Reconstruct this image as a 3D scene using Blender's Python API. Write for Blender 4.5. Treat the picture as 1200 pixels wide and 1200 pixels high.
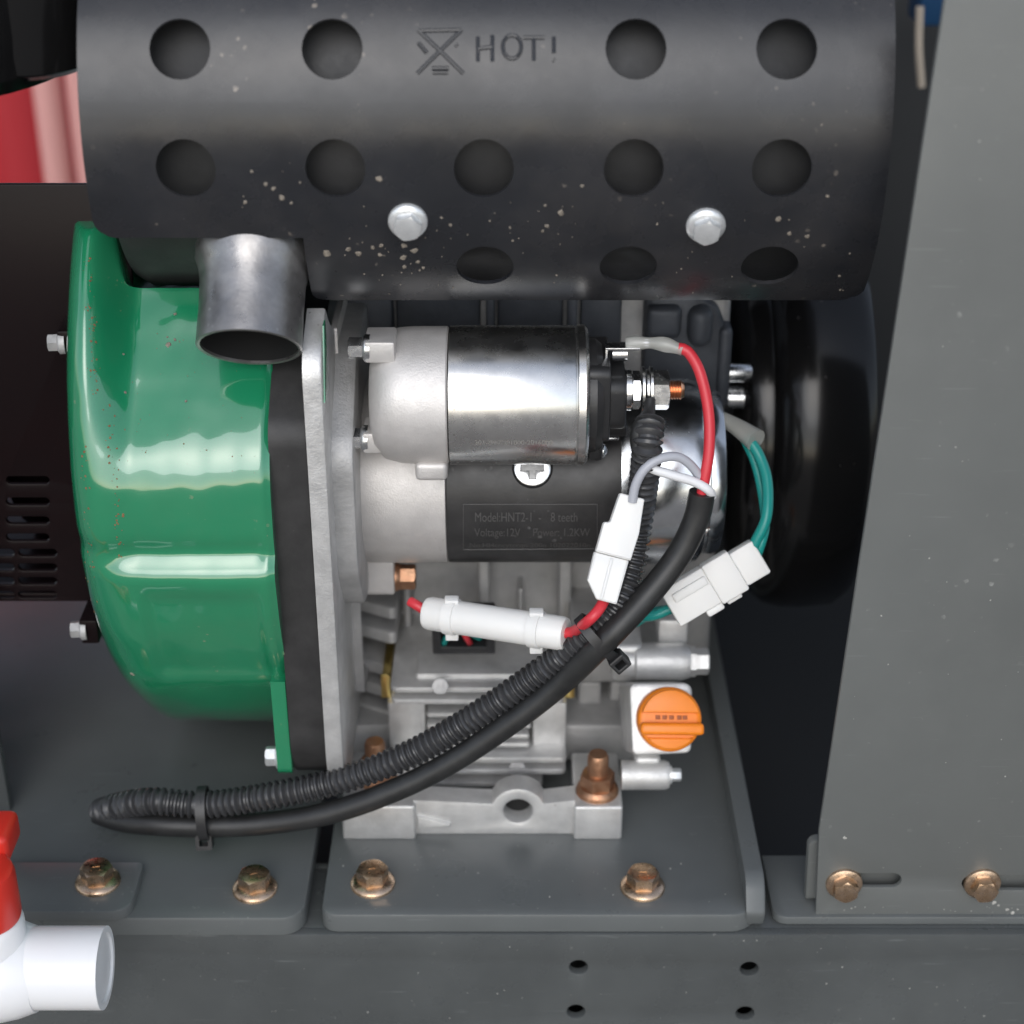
import bpy, bmesh, math, random
from mathutils import Vector, Matrix
from mathutils.noise import noise as mnoise
R = math.radians
random.seed(7)
S = bpy.context.scene
for o in list(bpy.data.objects): bpy.data.objects.remove(o)
C = S.collection

# ------------------------------------------------------------------ camera, sky, sun, exposure
CAM = Vector((0, -0.568, 0.508)); PITCH = R(28); FPX = 2000.0      # FPX: focal length in pixels of a 1200 px picture
cam = bpy.data.cameras.new('camera'); camo = bpy.data.objects.new('camera', cam); C.objects.link(camo)
camo.location = CAM; camo.rotation_euler = (R(90) - PITCH, 0, 0)
cam.sensor_width = 36; cam.lens = 36 * FPX / 1200; cam.clip_start = 0.01; cam.clip_end = 500
cam.dof.use_dof = True; cam.dof.focus_distance = 0.69; cam.dof.aperture_fstop = 6.3
S.camera = camo
SUN_EL, SUN_AZ = R(36), R(186)          # azimuth from +Y (behind the machine) towards +X
w = bpy.data.worlds.new('World'); S.world = w; w.use_nodes = True
wn, wl = w.node_tree.nodes, w.node_tree.links
sky = wn.new('ShaderNodeTexSky'); sky.sky_type = 'NISHITA'; sky.sun_disc = False
sky.sun_elevation = SUN_EL; sky.sun_rotation = SUN_AZ
sky.air_density = 1.0; sky.dust_density = 1.2; sky.ozone_density = 0.6
hs = wn.new('ShaderNodeHueSaturation'); hs.inputs['Saturation'].default_value = 0.55
wl.new(sky.outputs[0], hs.inputs['Color']); wl.new(hs.outputs[0], wn['Background'].inputs['Color'])
wn['Background'].inputs['Strength'].default_value = 0.13
sl = bpy.data.lights.new('sun', 'SUN'); sl.energy = 0.52; sl.angle = R(40); sl.color = (.94, .97, 1)
so = bpy.data.objects.new('sun', sl); C.objects.link(so)
sd = Vector((math.sin(SUN_AZ) * math.cos(SUN_EL), math.cos(SUN_AZ) * math.cos(SUN_EL), math.sin(SUN_EL)))
so.rotation_euler = sd.to_track_quat('Z', 'Y').to_euler(); so.location = (0, 0, 3)
S.view_settings.view_transform = 'Standard'; S.view_settings.look = 'None'
S.view_settings.gamma = 1; S.view_settings.exposure = 0.64
S.render.engine = 'CYCLES'

# ------------------------------------------------------------------ pixel -> world helpers
FW = Vector((0, math.cos(PITCH), -math.sin(PITCH))); UP = Vector((0, math.sin(PITCH), math.cos(PITCH)))
def ray(px, py): return FW + Vector((1, 0, 0)) * ((px - 600) / FPX) - UP * ((py - 600) / FPX)
def aty(px, py, Y):
    d = ray(px, py); return CAM + d * ((Y - CAM.y) / d.y)
def atz(px, py, Z):
    d = ray(px, py); return CAM + d * ((Z - CAM.z) / d.z)
def atd(px, py, t): return CAM + ray(px, py) * t
def oncyl(px, py, yc, zc, r):
    d = ray(px, py); a = d.y ** 2 + d.z ** 2; oy, oz = CAM.y - yc, CAM.z - zc
    b = oy * d.y + oz * d.z; c = oy * oy + oz * oz - r * r
    q = b * b - a * c
    t = (-b - math.sqrt(max(q, 0))) / a
    return CAM + d * t
def ux(px, py, Y): return aty(px, py, Y).x
def uz(py, Y): return aty(600, py, Y).z

# ------------------------------------------------------------------ materials
MT = {}
def M(name, col, rough=.5, metal=0., bump=0., bscale=400., var=0., vscale=60., specks=None, rvar=0., coat=0., spec=.5,
      second=None, trans=0., sss=0., scratch=0.):
    m = bpy.data.materials.new(name); m.use_nodes = True; MT[name] = m
    n, l = m.node_tree.nodes, m.node_tree.links; p = n['Principled BSDF']
    p.inputs['Roughness'].default_value = rough; p.inputs['Metallic'].default_value = metal
    p.inputs['Specular IOR Level'].default_value = spec
    if coat: p.inputs['Coat Weight'].default_value = coat; p.inputs['Coat Roughness'].default_value = .03; p.inputs['Coat IOR'].default_value = 1.7
    if trans: p.inputs['Transmission Weight'].default_value = trans
    if sss:
        p.inputs['Subsurface Weight'].default_value = sss; p.inputs['Subsurface Radius'].default_value = (1, .9, .8)
        p.inputs['Subsurface Scale'].default_value = .003
    tc = n.new('ShaderNodeTexCoord'); co = tc.outputs['Object']
    def noise(sc, det=4, ro=.6):
        t = n.new('ShaderNodeTexNoise'); t.inputs['Scale'].default_value = sc; t.inputs['Detail'].default_value = det
        t.inputs['Roughness'].default_value = ro; l.new(co, t.inputs['Vector']); return t.outputs['Fac']
    def ramp(src, a, b, va=0., vb=1.):
        t = n.new('ShaderNodeMapRange'); t.inputs[1].default_value = a; t.inputs[2].default_value = b
        t.inputs[3].default_value = va; t.inputs[4].default_value = vb; l.new(src, t.inputs[0]); return t.outputs[0]
    def mix(fac, a, b):
        t = n.new('ShaderNodeMix'); t.data_type = 'RGBA'
        for k, v in ((0, fac), (6, a), (7, b)):
            if isinstance(v, (int, float)): t.inputs[k].default_value = v
            elif isinstance(v, tuple): t.inputs[k].default_value = (*v, 1)
            else: l.new(v, t.inputs[k])
        return t.outputs[2]
    def mul(a, b):
        t = n.new('ShaderNodeMath'); t.operation = 'MULTIPLY'; l.new(a, t.inputs[0])
        if isinstance(b, (int, float)): t.inputs[1].default_value = b
        else: l.new(b, t.inputs[1])
        return t.outputs[0]
    c = col
    if second: c = mix(ramp(noise(second[1]), .42, .60), col, second[0])
    if var:
        f = ramp(noise(vscale, 6), .3, .7, 0, 1)
        dk = tuple(x * (1 - var) for x in col); lt = tuple(min(1, x * (1 + var)) for x in col)
        v = mix(f, dk, lt); c = v if not second else mix(.5, c, v)
    if specks:                                     # dried drops, dust and chips: own shapes, uneven density
        amt, sc, scol = specks
        wp = n.new('ShaderNodeTexNoise'); wp.inputs['Scale'].default_value = sc * 1.6; wp.inputs['Detail'].default_value = 3; l.new(co, wp.inputs['Vector'])
        ws = n.new('ShaderNodeVectorMath'); ws.operation = 'SCALE'; ws.inputs['Scale'].default_value = .55 / sc; l.new(wp.outputs['Color'], ws.inputs[0])
        wa = n.new('ShaderNodeVectorMath'); wa.operation = 'ADD'; l.new(co, wa.inputs[0]); l.new(ws.outputs[0], wa.inputs[1])
        vo = n.new('ShaderNodeTexVoronoi'); vo.inputs['Scale'].default_value = sc; l.new(wa.outputs[0], vo.inputs['Vector'])
        wn_ = n.new('ShaderNodeTexWhiteNoise'); l.new(vo.outputs['Position'], wn_.inputs['Vector'])
        size = ramp(wn_.outputs['Value'], .35, 1., .02, .30)
        sb = n.new('ShaderNodeMath'); sb.operation = 'SUBTRACT'; l.new(size, sb.inputs[0]); l.new(vo.outputs['Distance'], sb.inputs[1])
        dots = ramp(sb.outputs[0], -.01, .05)
        den = ramp(noise(sc * .10, 4, .7), .64 - amt * .14, .72 - amt * .14)
        tone = ramp(noise(sc * 1.3, 2), .3, .7, .15, .7)
        f = mul(mul(dots, den), tone)
        film = mul(ramp(noise(sc * .05, 6, .7), .5, .8), amt * .10)
        c = mix(film, c, scol); c = mix(f, c, scol)
    if scratch:
        mp = n.new('ShaderNodeMapping'); mp.inputs['Scale'].default_value = (40, 900, 900); mp.inputs['Rotation'].default_value = (0, .4, .3)
        l.new(co, mp.inputs['Vector']); t = n.new('ShaderNodeTexNoise'); t.inputs['Scale'].default_value = 1; l.new(mp.outputs[0], t.inputs['Vector'])
        c = mix(mul(ramp(t.outputs['Fac'], .70, .76), scratch), c, tuple(min(1, x * 3 + .1) for x in col))
    if isinstance(c, tuple): p.inputs['Base Color'].default_value = (*c, 1)
    else: l.new(c, p.inputs['Base Color'])
    if rvar: l.new(ramp(noise(vscale * 1.7, 5), .3, .7, max(.02, rough - rvar), rough + rvar), p.inputs['Roughness'])
    if bump:
        b = n.new('ShaderNodeBump'); b.inputs['Strength'].default_value = bump; b.inputs['Distance'].default_value = .0006
        l.new(noise(bscale, 5), b.inputs['Height']); l.new(b.outputs[0], p.inputs['Normal'])
    return m
M('muffler_black', (.019, .020, .0235), .28, bump=.05, bscale=300, var=.2, vscale=25, specks=(.6, 260, (.34, .29, .24)), rvar=.07)
M('muffler_inner', (.030, .030, .031), .55, metal=.0, bump=.15, bscale=500, var=.3, vscale=40, rvar=.1)
M('pipe_steel', (.30, .29, .285), .36, metal=.85, bump=.12, bscale=700, var=.3, vscale=70, specks=(.9, 420, (.55, .52, .5)), rvar=.12)
M('soot_and_shade', (.006, .006, .006), .9)  # flat black: soot in the outlet, painted shade in the foot hole
M('green_paint', (.012, .215, .095), .16, coat=1., bump=.16, bscale=16, specks=(.35, 330, (.42, .33, .22)), second=None, var=.06, vscale=14)
M('rubber', (.028, .027, .027), .55, bump=.12, bscale=900, var=.3, vscale=90, specks=(.3, 500, (.16, .15, .14)))
M('cast_alu', (.64, .635, .625), .44, metal=.6, bump=.35, bscale=900, var=.14, vscale=90, rvar=.1, specks=(.25, 380, (.24, .22, .2)))
M('cast_alu_warm', (.66, .635, .615), .52, metal=.55, bump=.30, bscale=1300, var=.08, vscale=80, rvar=.08, specks=(.2, 420, (.36, .33, .3)))
M('cast_engine', (.43, .425, .42), .50, metal=.4, bump=.4, bscale=600, var=.2, vscale=60, rvar=.1, specks=(.3, 350, (.12, .1, .085)))
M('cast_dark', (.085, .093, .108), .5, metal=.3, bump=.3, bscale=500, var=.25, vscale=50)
M('zinc_can', (.74, .735, .72), .27, metal=1., bump=.02, bscale=200, var=.10, vscale=60, rvar=.06, specks=(.9, 520, (.36, .34, .31)))
M('zinc', (.74, .75, .76), .24, metal=1., bump=.05, bscale=600, var=.12, vscale=200, rvar=.08)
M('zinc_cap', (.66, .68, .70), .22, metal=1., bump=.03, bscale=300, var=.15, vscale=60, rvar=.08, specks=(.6, 330, (.45, .42, .36)))
M('white_bolt', (.78, .79, .79), .34, metal=.6, bump=.2, bscale=500, var=.1, vscale=300)
M('yellow_zinc', (.62, .43, .28), .30, metal=1., bump=.15, bscale=700, second=((.72, .56, .44), 160), var=.2, vscale=260, rvar=.1)
M('copper_bolt', (.42, .22, .13), .38, metal=.9, bump=.25, bscale=600, second=((.52, .32, .20), 180), var=.2, vscale=220, rvar=.1)
M('copper', (.80, .42, .26), .28, metal=1., bump=.1, bscale=900)
M('brass', (.75, .58, .22), .32, metal=1.)
M('motor_black', (.030, .029, .029), .40, bump=.08, bscale=700, var=.25, vscale=60, specks=(.7, 300, (.20, .195, .19)), rvar=.08)
M('stamp', (.46, .44, .41), .45, metal=.5)
M('name_print', (.085, .082, .08), .5)
M('black_plastic', (.022, .022, .023), .38, bump=.12, bscale=800, specks=(.6, 600, (.14, .13, .12)))
M('gloss_black', (.008, .0078, .008), .17, spec=.35, bump=.02, bscale=90, specks=(.3, 260, (.10, .09, .09)))
M('fan_black', (.008, .0045, .005), .30, bump=.05, bscale=300, spec=.16)
M('cable_black', (.020, .020, .020), .42, bump=.1, bscale=900, var=.3, vscale=150)
M('conduit_black', (.046, .046, .048), .27, bump=.05, bscale=900)
M('grey_paint', (.128, .134, .129), .42, bump=.05, bscale=260, var=.09, vscale=9, specks=(.7, 240, (.36, .36, .34)), rvar=.08, scratch=.10)
M('dark_grey_paint', (.078, .084, .084), .30, bump=.05, bscale=260, var=.20, vscale=11, specks=(.5, 240, (.25, .25, .23)), rvar=.14, scratch=.25)
M('plate_paint', (.112, .120, .119), .33, bump=.04, bscale=260, var=.07, vscale=22, specks=(.3, 260, (.30, .30, .28)), rvar=.08, scratch=.12)
M('white_plastic', (.80, .79, .765), .42, sss=.25, bump=.03, bscale=500)
M('white_pvc', (.82, .82, .83), .3, sss=.1)
M('red_plastic', (.62, .030, .018), .30, sss=.05)
M('orange_plastic', (.86, .235, .012), .38, sss=.1, bump=.05, bscale=700, var=.05, vscale=100)
M('orange_print', (.30, .075, .01), .5)
M('wire_red', (.62, .035, .050), .34); M('wire_white', (.78, .78, .79), .36)
M('wire_grey', (.42, .43, .47), .36); M('wire_green', (.010, .265, .235), .36)
M('clear_sleeve', (.62, .62, .58), .3, trans=.55, specks=(.3, 500, (.4, .38, .3)))
M('red_tank', (.55, .05, .06), .22, coat=.6)
M('blue_paint', (.012, .05, .12), .4)
M('strap_beige', (.42, .36, .29), .6)
M('shade_black', (.026, .027, .028), .45, bump=.05, bscale=100)  # black of the added sheets that stand for shade
M('concrete', (.22, .20, .18), .85, bump=.3, bscale=60, var=.15, vscale=3)

# ------------------------------------------------------------------ mesh helpers
MX = Matrix.Identity(4)
def frame(o, u, v, wv):
    m = Matrix.Identity(4)
    for i, a in enumerate((u, v, wv)): m.col[i][:3] = a
    m.col[3][:3] = o; return m
def facing(o, n, up=(0, 0, 1)):                     # local z along n
    n = Vector(n).normalized(); u = Vector(up).cross(n)
    if u.length < 1e-4: u = Vector((1, 0, 0))
    u.normalize(); return frame(Vector(o), u, n.cross(u), n)
FRONT = frame((0, 0, 0), (1, 0, 0), (0, 0, 1), (0, -1, 0))    # (x, z) outline facing the camera side
SIDE = frame((0, 0, 0), (0, 1, 0), (0, 0, 1), (1, 0, 0))      # (y, z) outline facing +x
AXX = frame((0, 0, 0), (0, 1, 0), (0, 0, 1), (1, 0, 0))       # lathe axis z -> world x
def T(v): return Matrix.Translation(Vector(v))
def rpoly(pts, seg=6):
    out = []; n = len(pts)
    for i, p in enumerate(pts):
        x, y = p[0], p[1]; r = p[2] if len(p) > 2 else 0
        if r <= 0: out.append((x, y)); continue
        a = Vector(pts[i - 1][:2]) - Vector((x, y)); b = Vector(pts[(i + 1) % n][:2]) - Vector((x, y))
        la, lb = a.length, b.length; a.normalize(); b.normalize()
        ang = a.angle(b); d = min(r / math.tan(ang / 2), la * .49, lb * .49); rr = d * math.tan(ang / 2)
        c = Vector((x, y)) + (a + b).normalized() * (rr / math.sin(ang / 2))
        p0 = Vector((x, y)) + a * d - c; p1 = Vector((x, y)) + b * d - c
        t0 = math.atan2(p0.y, p0.x); dt = (math.atan2(p1.y, p1.x) - t0 + math.pi) % (2 * math.pi) - math.pi
        for k in range(seg + 1):
            t = t0 + dt * k / seg; out.append((c.x + rr * math.cos(t), c.y + rr * math.sin(t)))
    return out
def circ(x, y, r, n=28): return [(x + r * math.cos(2 * math.pi * k / n), y + r * math.sin(2 * math.pi * k / n)) for k in range(n)]
def slot(x0, x1, y, r, n=10):
    return [(x1 + r * math.cos(-math.pi / 2 + math.pi * k / n), y + r * math.sin(-math.pi / 2 + math.pi * k / n)) for k in range(n + 1)] + \
           [(x0 + r * math.cos(math.pi / 2 + math.pi * k / n), y + r * math.sin(math.pi / 2 + math.pi * k / n)) for k in range(n + 1)]
def rect(x0, x1, y0, y1, r=0): return rpoly([(x0, y0, r), (x1, y0, r), (x1, y1, r), (x0, y1, r)])
def catmull(pts, step):
    P = [Vector(p) for p in pts]; P = [P[0] * 2 - P[1]] + P + [P[-1] * 2 - P[-2]]; out = []
    for i in range(1, len(P) - 2):
        n = max(2, int((P[i + 1] - P[i]).length / step))
        for k in range(n):
            t = k / n; a, b, c, d = P[i - 1:i + 3]
            out.append(.5 * ((2 * b) + (c - a) * t + (2 * a - 5 * b + 4 * c - d) * t * t + (3 * b - a - 3 * c + d) * t ** 3))
    out.append(P[-2]); return out

class B:
    def __init__(s): s.bm = bmesh.new()
    def _fin(s, vs, m):
        if m is not None:
            for v in vs: v.co = m @ v.co
        return s
    def box(s, x0, x1, y0, y1, z0, z1, bev=.0008, seg=2, m=None):
        r = bmesh.ops.create_cube(s.bm, size=1); vs = r['verts']
        for v in vs:
            v.co = ((x0 + x1) / 2 + v.co.x * (x1 - x0), (y0 + y1) / 2 + v.co.y * (y1 - y0), (z0 + z1) / 2 + v.co.z * (z1 - z0))
        if bev:
            es = list({e for v in vs for e in v.link_edges})
            rr = bmesh.ops.bevel(s.bm, geom=es, offset=bev, segments=seg, profile=.5, affect='EDGES')
            vs = list({v for f in rr['faces'] for v in f.verts})
        return s._fin(vs, m)
    def lathe(s, prof, n=48, m=None, cap=True):      # prof: (r, h) along local z
        rings = []
        for r, h in prof:
            rings.append([s.bm.verts.new((r * math.cos(2 * math.pi * k / n), r * math.sin(2 * math.pi * k / n), h)) for k in range(n)])
        for a, b in zip(rings, rings[1:]):
            for k in range(n): s.bm.faces.new((a[k], a[(k + 1) % n], b[(k + 1) % n], b[k]))
        if cap: s.bm.faces.new(rings[0][::-1]); s.bm.faces.new(rings[-1])
        return s._fin([v for r in rings for v in r], m)
    def tube(s, prof, n=48, m=None):                 # closed ring profile (pipe with a wall)
        return s.lathe(prof + [prof[0]], n, m, cap=False)
    def sweep(s, pts, rad, n=12, step=.0025, m=None, smooth=True):
        P = catmull(pts, step) if smooth else [Vector(p) for p in pts]
        L = [0]
        for a, b in zip(P, P[1:]): L.append(L[-1] + (b - a).length)
        t0 = (P[1] - P[0]).normalized(); u = t0.orthogonal().normalized(); rings = []
        for i, p in enumerate(P):
            t = (P[min(i + 1, len(P) - 1)] - P[max(i - 1, 0)]).normalized()
            u = (u - t * u.dot(t)).normalized(); v = t.cross(u)
            r = rad(L[i], L[-1]) if callable(rad) else rad
            rings.append([s.bm.verts.new(p + (u * math.cos(2 * math.pi * k / n) + v * math.sin(2 * math.pi * k / n)) * r) for k in range(n)])
        for a, b in zip(rings, rings[1:]):
            for k in range(n): s.bm.faces.new((a[k], a[(k + 1) % n], b[(k + 1) % n], b[k]))
        s.bm.faces.new(rings[0][::-1]); s.bm.faces.new(rings[-1])
        return s._fin([v for r in rings for v in r], m)
    def plate(s, loops, z0, z1, bev=.0006, m=None):  # outline + holes in (u, v), thickness along w, chamfered front edge
        allv = []; cap0, cap1 = [], []
        for li, lp in enumerate(loops):
            A = sum(a[0] * b[1] - b[0] * a[1] for a, b in zip(lp, lp[1:] + lp[:1]))
            if (A > 0) != (li == 0): lp = lp[::-1]
            n = len(lp); off = []
            for i in range(n):
                a = Vector(lp[i]) - Vector(lp[i - 1]); b = Vector(lp[(i + 1) % n]) - Vector(lp[i])
                if a.length < 1e-9: a = b
                if b.length < 1e-9: b = a
                na = Vector((-a.y, a.x)).normalized(); nb = Vector((-b.y, b.x)).normalized(); k = (na + nb)
                k = k / max(k.length_squared / 2, .4); off.append(k)
            rs = []
            for o_, z in ((0, z0), (0, z1 - bev), (bev * .3, z1 - bev * .3), (bev, z1)):
                rs.append([s.bm.verts.new((p[0] + q.x * o_, p[1] + q.y * o_, z)) for p, q in zip(lp, off)])
            for a, b in zip(rs, rs[1:]):
                for k in range(n): s.bm.faces.new((a[k], a[(k + 1) % n], b[(k + 1) % n], b[k]))
            for r in rs: allv += r
            cap0.append(rs[0]); cap1.append(rs[-1])
        for caps, d in ((cap0, -1), (cap1, 1)):
            es = []
            for r in caps:
                for k in range(len(r)): es.append(s.bm.edges.get((r[k], r[(k + 1) % len(r)])))
            bmesh.ops.triangle_fill(s.bm, use_beauty=True, use_dissolve=False, edges=es, normal=(0, 0, d))
        return s._fin(allv, m)
    def hexa(s, rc, z0, z1, m=None, cham=.0008, dome=0):     # hex prism with chamfered top corners
        v = []
        lo = [s.bm.verts.new((rc * math.cos(R(60 * k)), rc * math.sin(R(60 * k)), z0)) for k in range(6)]
        prev = None
        sub = 4; ring_lo, ring_hi, top = [], [], []
        for k in range(6):
            a = Vector((math.cos(R(60 * k)), math.sin(R(60 * k)))) * rc; b = Vector((math.cos(R(60 * k + 60)), math.sin(R(60 * k + 60)))) * rc
            for j in range(sub):
                p = a.lerp(b, j / sub); r = p.length; ri = rc * .866
                drop = cham * ((r - ri) / (rc - ri)) * 1.1
                ring_lo.append(s.bm.verts.new((p.x, p.y, z0))); ring_hi.append(s.bm.verts.new((p.x, p.y, z1 - drop)))
                q = p.normalized() * ri * .96; top.append(s.bm.verts.new((q.x, q.y, z1)))
        for v_ in lo: s.bm.verts.remove(v_)
        n = 6 * sub
        for k in range(n):
            j = (k + 1) % n
            s.bm.faces.new((ring_lo[k], ring_lo[j], ring_hi[j], ring_hi[k])); s.bm.faces.new((ring_hi[k], ring_hi[j], top[j], top[k]))
        s.bm.faces.new(top); s.bm.faces.new(ring_lo[::-1])
        return s._fin(ring_lo + ring_hi + top, m)
    def add(s, mesh, m=None):
        n0 = len(s.bm.verts); s.bm.from_mesh(mesh); s.bm.verts.ensure_lookup_table()
        return s._fin(s.bm.verts[n0:], m)
    def mesh(s, name, mat, ang=35):
        me = bpy.data.meshes.new(name); bmesh.ops.recalc_face_normals(s.bm, faces=s.bm.faces)
        s.bm.to_mesh(me); s.bm.free(); me.materials.append(MT[mat])
        for p in me.polygons: p.use_smooth = True
        me.set_sharp_from_angle(angle=R(ang)); return me
WM = {}
def link(name, data, parent=None, mw=None):
    o = bpy.data.objects.new(name, data); C.objects.link(o); mw = mw if mw is not None else Matrix.Identity(4)
    if parent is not None:
        o.parent = parent; o.matrix_basis = WM[parent].inverted() @ mw
    else: o.matrix_basis = mw
    WM[o] = mw; return o
def tag(o, label, cat=None, group=None, kind=None):
    if label: o['label'] = label
    if cat: o['category'] = cat
    if group: o['group'] = group
    if kind: o['kind'] = kind
    return o
def thing(name, label, cat, base, group=None): return tag(link(name, None, None, T(base)), label, cat, group)
def part(b, name, mat, parent, ang=35, label=None):
    o = link(name, b.mesh(name, mat, ang), parent, WM[parent] if parent is not None else None)
    if parent is not None: o.data.transform(WM[parent].inverted())
    if label: o['label'] = label
    return o
def solo(b, name, mat, base, label, cat, group=None, kind=None, ang=35):      # one-mesh thing, origin at its base
    me = b.mesh(name, mat, ang); me.transform(T(base).inverted())
    return tag(link(name, me, None, T(base)), label, cat, group, kind)
def text_mesh(txt, size, ext=0.):
    cu = bpy.data.curves.new('letters', 'FONT'); cu.body = txt; cu.size = size; cu.extrude = ext; cu.align_x = 'LEFT'
    o = bpy.data.objects.new('letters', cu); C.objects.link(o); bpy.context.view_layer.update()
    me = bpy.data.meshes.new_from_object(o.evaluated_get(bpy.context.evaluated_depsgraph_get()))
    bpy.data.objects.remove(o); return me
def bolt_mesh(name, mat, rf, hf, rc, hh, mark=True, washer=0):      # flanged hex bolt head, axis +z, base at z = 0
    b = B()
    if washer: b.lathe([(washer, 0), (washer, .0012), (washer * .97, .0015)], 32)
    b.lathe([(rf, -.0015), (rf, hf * .35), (rf * .97, hf * .55), (rc * 1.0, hf)], 32)
    b.hexa(rc, hf * .6, hh, cham=rc * .09)
    if mark:
        for k in (-1, 1): b.box(k * rc * .25 - .0002, k * rc * .25 + .0002, -rc * .35, rc * .3, hh - .0002, hh + .00012, 0)
        b.box(-rc * .25, rc * .25, -.0002, .0002, hh - .0002, hh + .00012, 0)
    return b.mesh(name, mat)
def put_bolt(me, pos, n, parent, spin=0, name='bolt'):
    return link(name, me, parent, facing(pos, n, (0, 1, .2)) @ Matrix.Rotation(R(spin), 4, 'Z'))

# ================================================================== the setting
b = B(); bmesh.ops.create_grid(b.bm, x_segments=2, y_segments=2, size=60)
tag(part(b, 'ground', 'concrete', None), 'pale concrete ground under the machine', kind='structure').location.z = -.55

ZP = .010      # top of the engine tray and plates
BY = -.002     # front face of the beam
b = B()
x0, x1 = -.45, .45
holes = [circ(aty(*p, BY).x, aty(*p, BY).z, .0040, 20) for p in ((678, 1134), (675, 1186), (878, 1136), (873, 1188))]
b.plate([rect(x0, x1, -.095, 0)] + holes, -.004 - BY * 0, 0, .0008, m=T((0, BY, 0)) @ FRONT)
b.box(x0, x1, BY + .0042, .042, -.004, 0, .001)
b.box(x0, x1, BY + .0042, .042, -.095, -.091, .001)
b.box(x0, x1, .0424, .046, -.095, 0, .001)
solo(b, 'frame_beam', 'dark_grey_paint', (0, 0, -.095), 'long dark grey steel channel beam with four drilled holes below the plates', 'beam')

# left mounting plate (two bolts) and the small plate lying on its end
yb = M_YB = bolt_mesh('bolt', 'yellow_zinc', .0098, .0028, .0071, .0088)
t = thing('mounting_plate', 'grey steel plate with rounded corner under the green shroud', 'plate', (-.17, .1, 0))
xr = atz(358, 1060, ZP).x; yf = atz(250, 1076, ZP).y
b = B(); b.plate([rpoly([(-.42, yf), (xr, yf, .010), (xr, .36, .01), (-.42, .36)])], .0006, ZP, .0012); part(b, 'plate', 'plate_paint', t)
p = atz(299, 1042, ZP); put_bolt(yb, (p.x, p.y, ZP), (0, 0, 1), t, 20)
t = thing('end_plate', 'small grey plate with one bolt lying on the mounting plate by the red valve', 'plate', (-.23, .02, ZP))
xr2 = atz(157, 1050, ZP + .005).x; yf2 = atz(60, 1068, ZP + .005).y; yk2 = atz(60, 1010, ZP + .005).y
b = B(); b.plate([rpoly([(-.42, yf2), (xr2, yf2, .008), (xr2, yk2, .003), (-.42, yk2)])], ZP, ZP + .005, .0008); part(b, 'plate', 'plate_paint', t)
p = atz(115, 1034, ZP + .005); put_bolt(yb, (p.x, p.y, ZP + .005), (0, 0, 1), t, 8)

# engine tray with raised right edge
t = thing('engine_tray', 'grey steel tray with raised right edge carrying the engine feet', 'tray', (.05, .15, 0))
xl = atz(377, 1060, ZP).x; xt = atz(888, 1060, ZP).x; yt = atz(600, 1072, ZP).y
b = B(); b.plate([rpoly([(xl, yt, .007), (xt, yt, .012), (xt, .40, .01), (xl, .40, .01)])], .0006, ZP, .0016); part(b, 'plate', 'plate_paint', t)
b = B(); b.plate([rpoly([(yt + .003, ZP - .0085, .002), (.39, ZP - .0085, .002), (.39, ZP + .012, .002), (yt + .010, ZP + .012, .012), (yt + .001, ZP - .001, .004)])], xt - .0055, xt + .0030, .0018, m=SIDE)
part(b, 'raised_edge', 'plate_paint', t)
for q, sp in (((437, 1036), 12), ((753, 1040), 0)):
    p = atz(*q, ZP); put_bolt(yb, (p.x, p.y, ZP), (0, 0, 1), t, sp)

b = B(); b.box(-.6, .6, .047, .70, -.095, -.092, .001)
solo(b, 'gap_shade_sheet', 'shade_black', (0, .3, -.095), 'added black sheet standing in for shade in the gap behind the beam', 'pan')  # added sheet, its black stands for the shade under the machine
# floor plate at the right
b = B(); xa = atz(905, 1070, .003).x
b.plate([rpoly([(xa, .004, .006), (.45, .004), (.45, .046), (xa, .046)])], .0006, .0045, .001)
solo(b, 'floor_plate', 'plate_paint', (.25, .2, 0), 'dark grey floor plate between the engine tray and the tall grey panel', 'plate')

# tall grey panel on the right, two bolts, two slots
PY = .006
t = thing('guard_panel', 'tall plain grey sheet metal panel with sloping edge and two slotted bolts', 'panel', (.24, PY, 0))
a = aty(1116, -60, PY); c_ = aty(957, 1000, PY); d_ = aty(955, 1090, PY)
s1 = aty(1017, 1032, PY), aty(1046, 1032, PY); s2 = aty(1160, 1035, PY), aty(1215, 1035, PY)
b = B()
b.plate([rpoly([(d_.x, d_.z + .001, .003), (.46, d_.z + .001), (.46, a.z), (a.x, a.z), (c_.x, c_.z + .012, .01)]),
         slot(s1[0].x - .008, s1[1].x, s1[0].z, .0038), slot(s2[0].x - .008, s2[1].x, s2[0].z, .0040)], -.002, 0, .0005, m=T((0, PY, 0)) @ FRONT)
part(b, 'sheet', 'grey_paint', t)
gb = bolt_mesh('bolt', 'yellow_zinc', .0079, .0022, .0056, .0068, False)
for q, sp in (((989, 1035), 30), ((1151, 1035), 5)):
    p = aty(*q, PY); put_bolt(gb, (p.x, PY, p.z), (0, -1, 0), t, sp)
# bracket behind the panel
q0 = aty(940, 1084, .014); q1 = aty(953, 984, .014)
b = B(); b.plate([rpoly([(q0.x, .006, .001), (q0.x + .10, .006, .001), (q0.x + .10, q1.z, .004), (q1.x - .002, q1.z, .004)])], -.0042, 0, .0012, m=T((0, .0135, 0)) @ FRONT)
solo(b, 'support_bracket', 'grey_paint', (q0.x, .016, .0045), 'narrow grey bracket standing behind the lower corner of the tall panel', 'bracket')
# grey post at the far left edge
b = B(); e0 = aty(-4, 700, .07); e1 = aty(14, 960, .07)
b.box(-.36, e1.x, .07, .075, ZP - .0005, .20, .001)
solo(b, 'frame_post', 'dark_grey_paint', (-.3, .07, ZP), 'grey sheet post behind the red and white valve', 'post')
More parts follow.
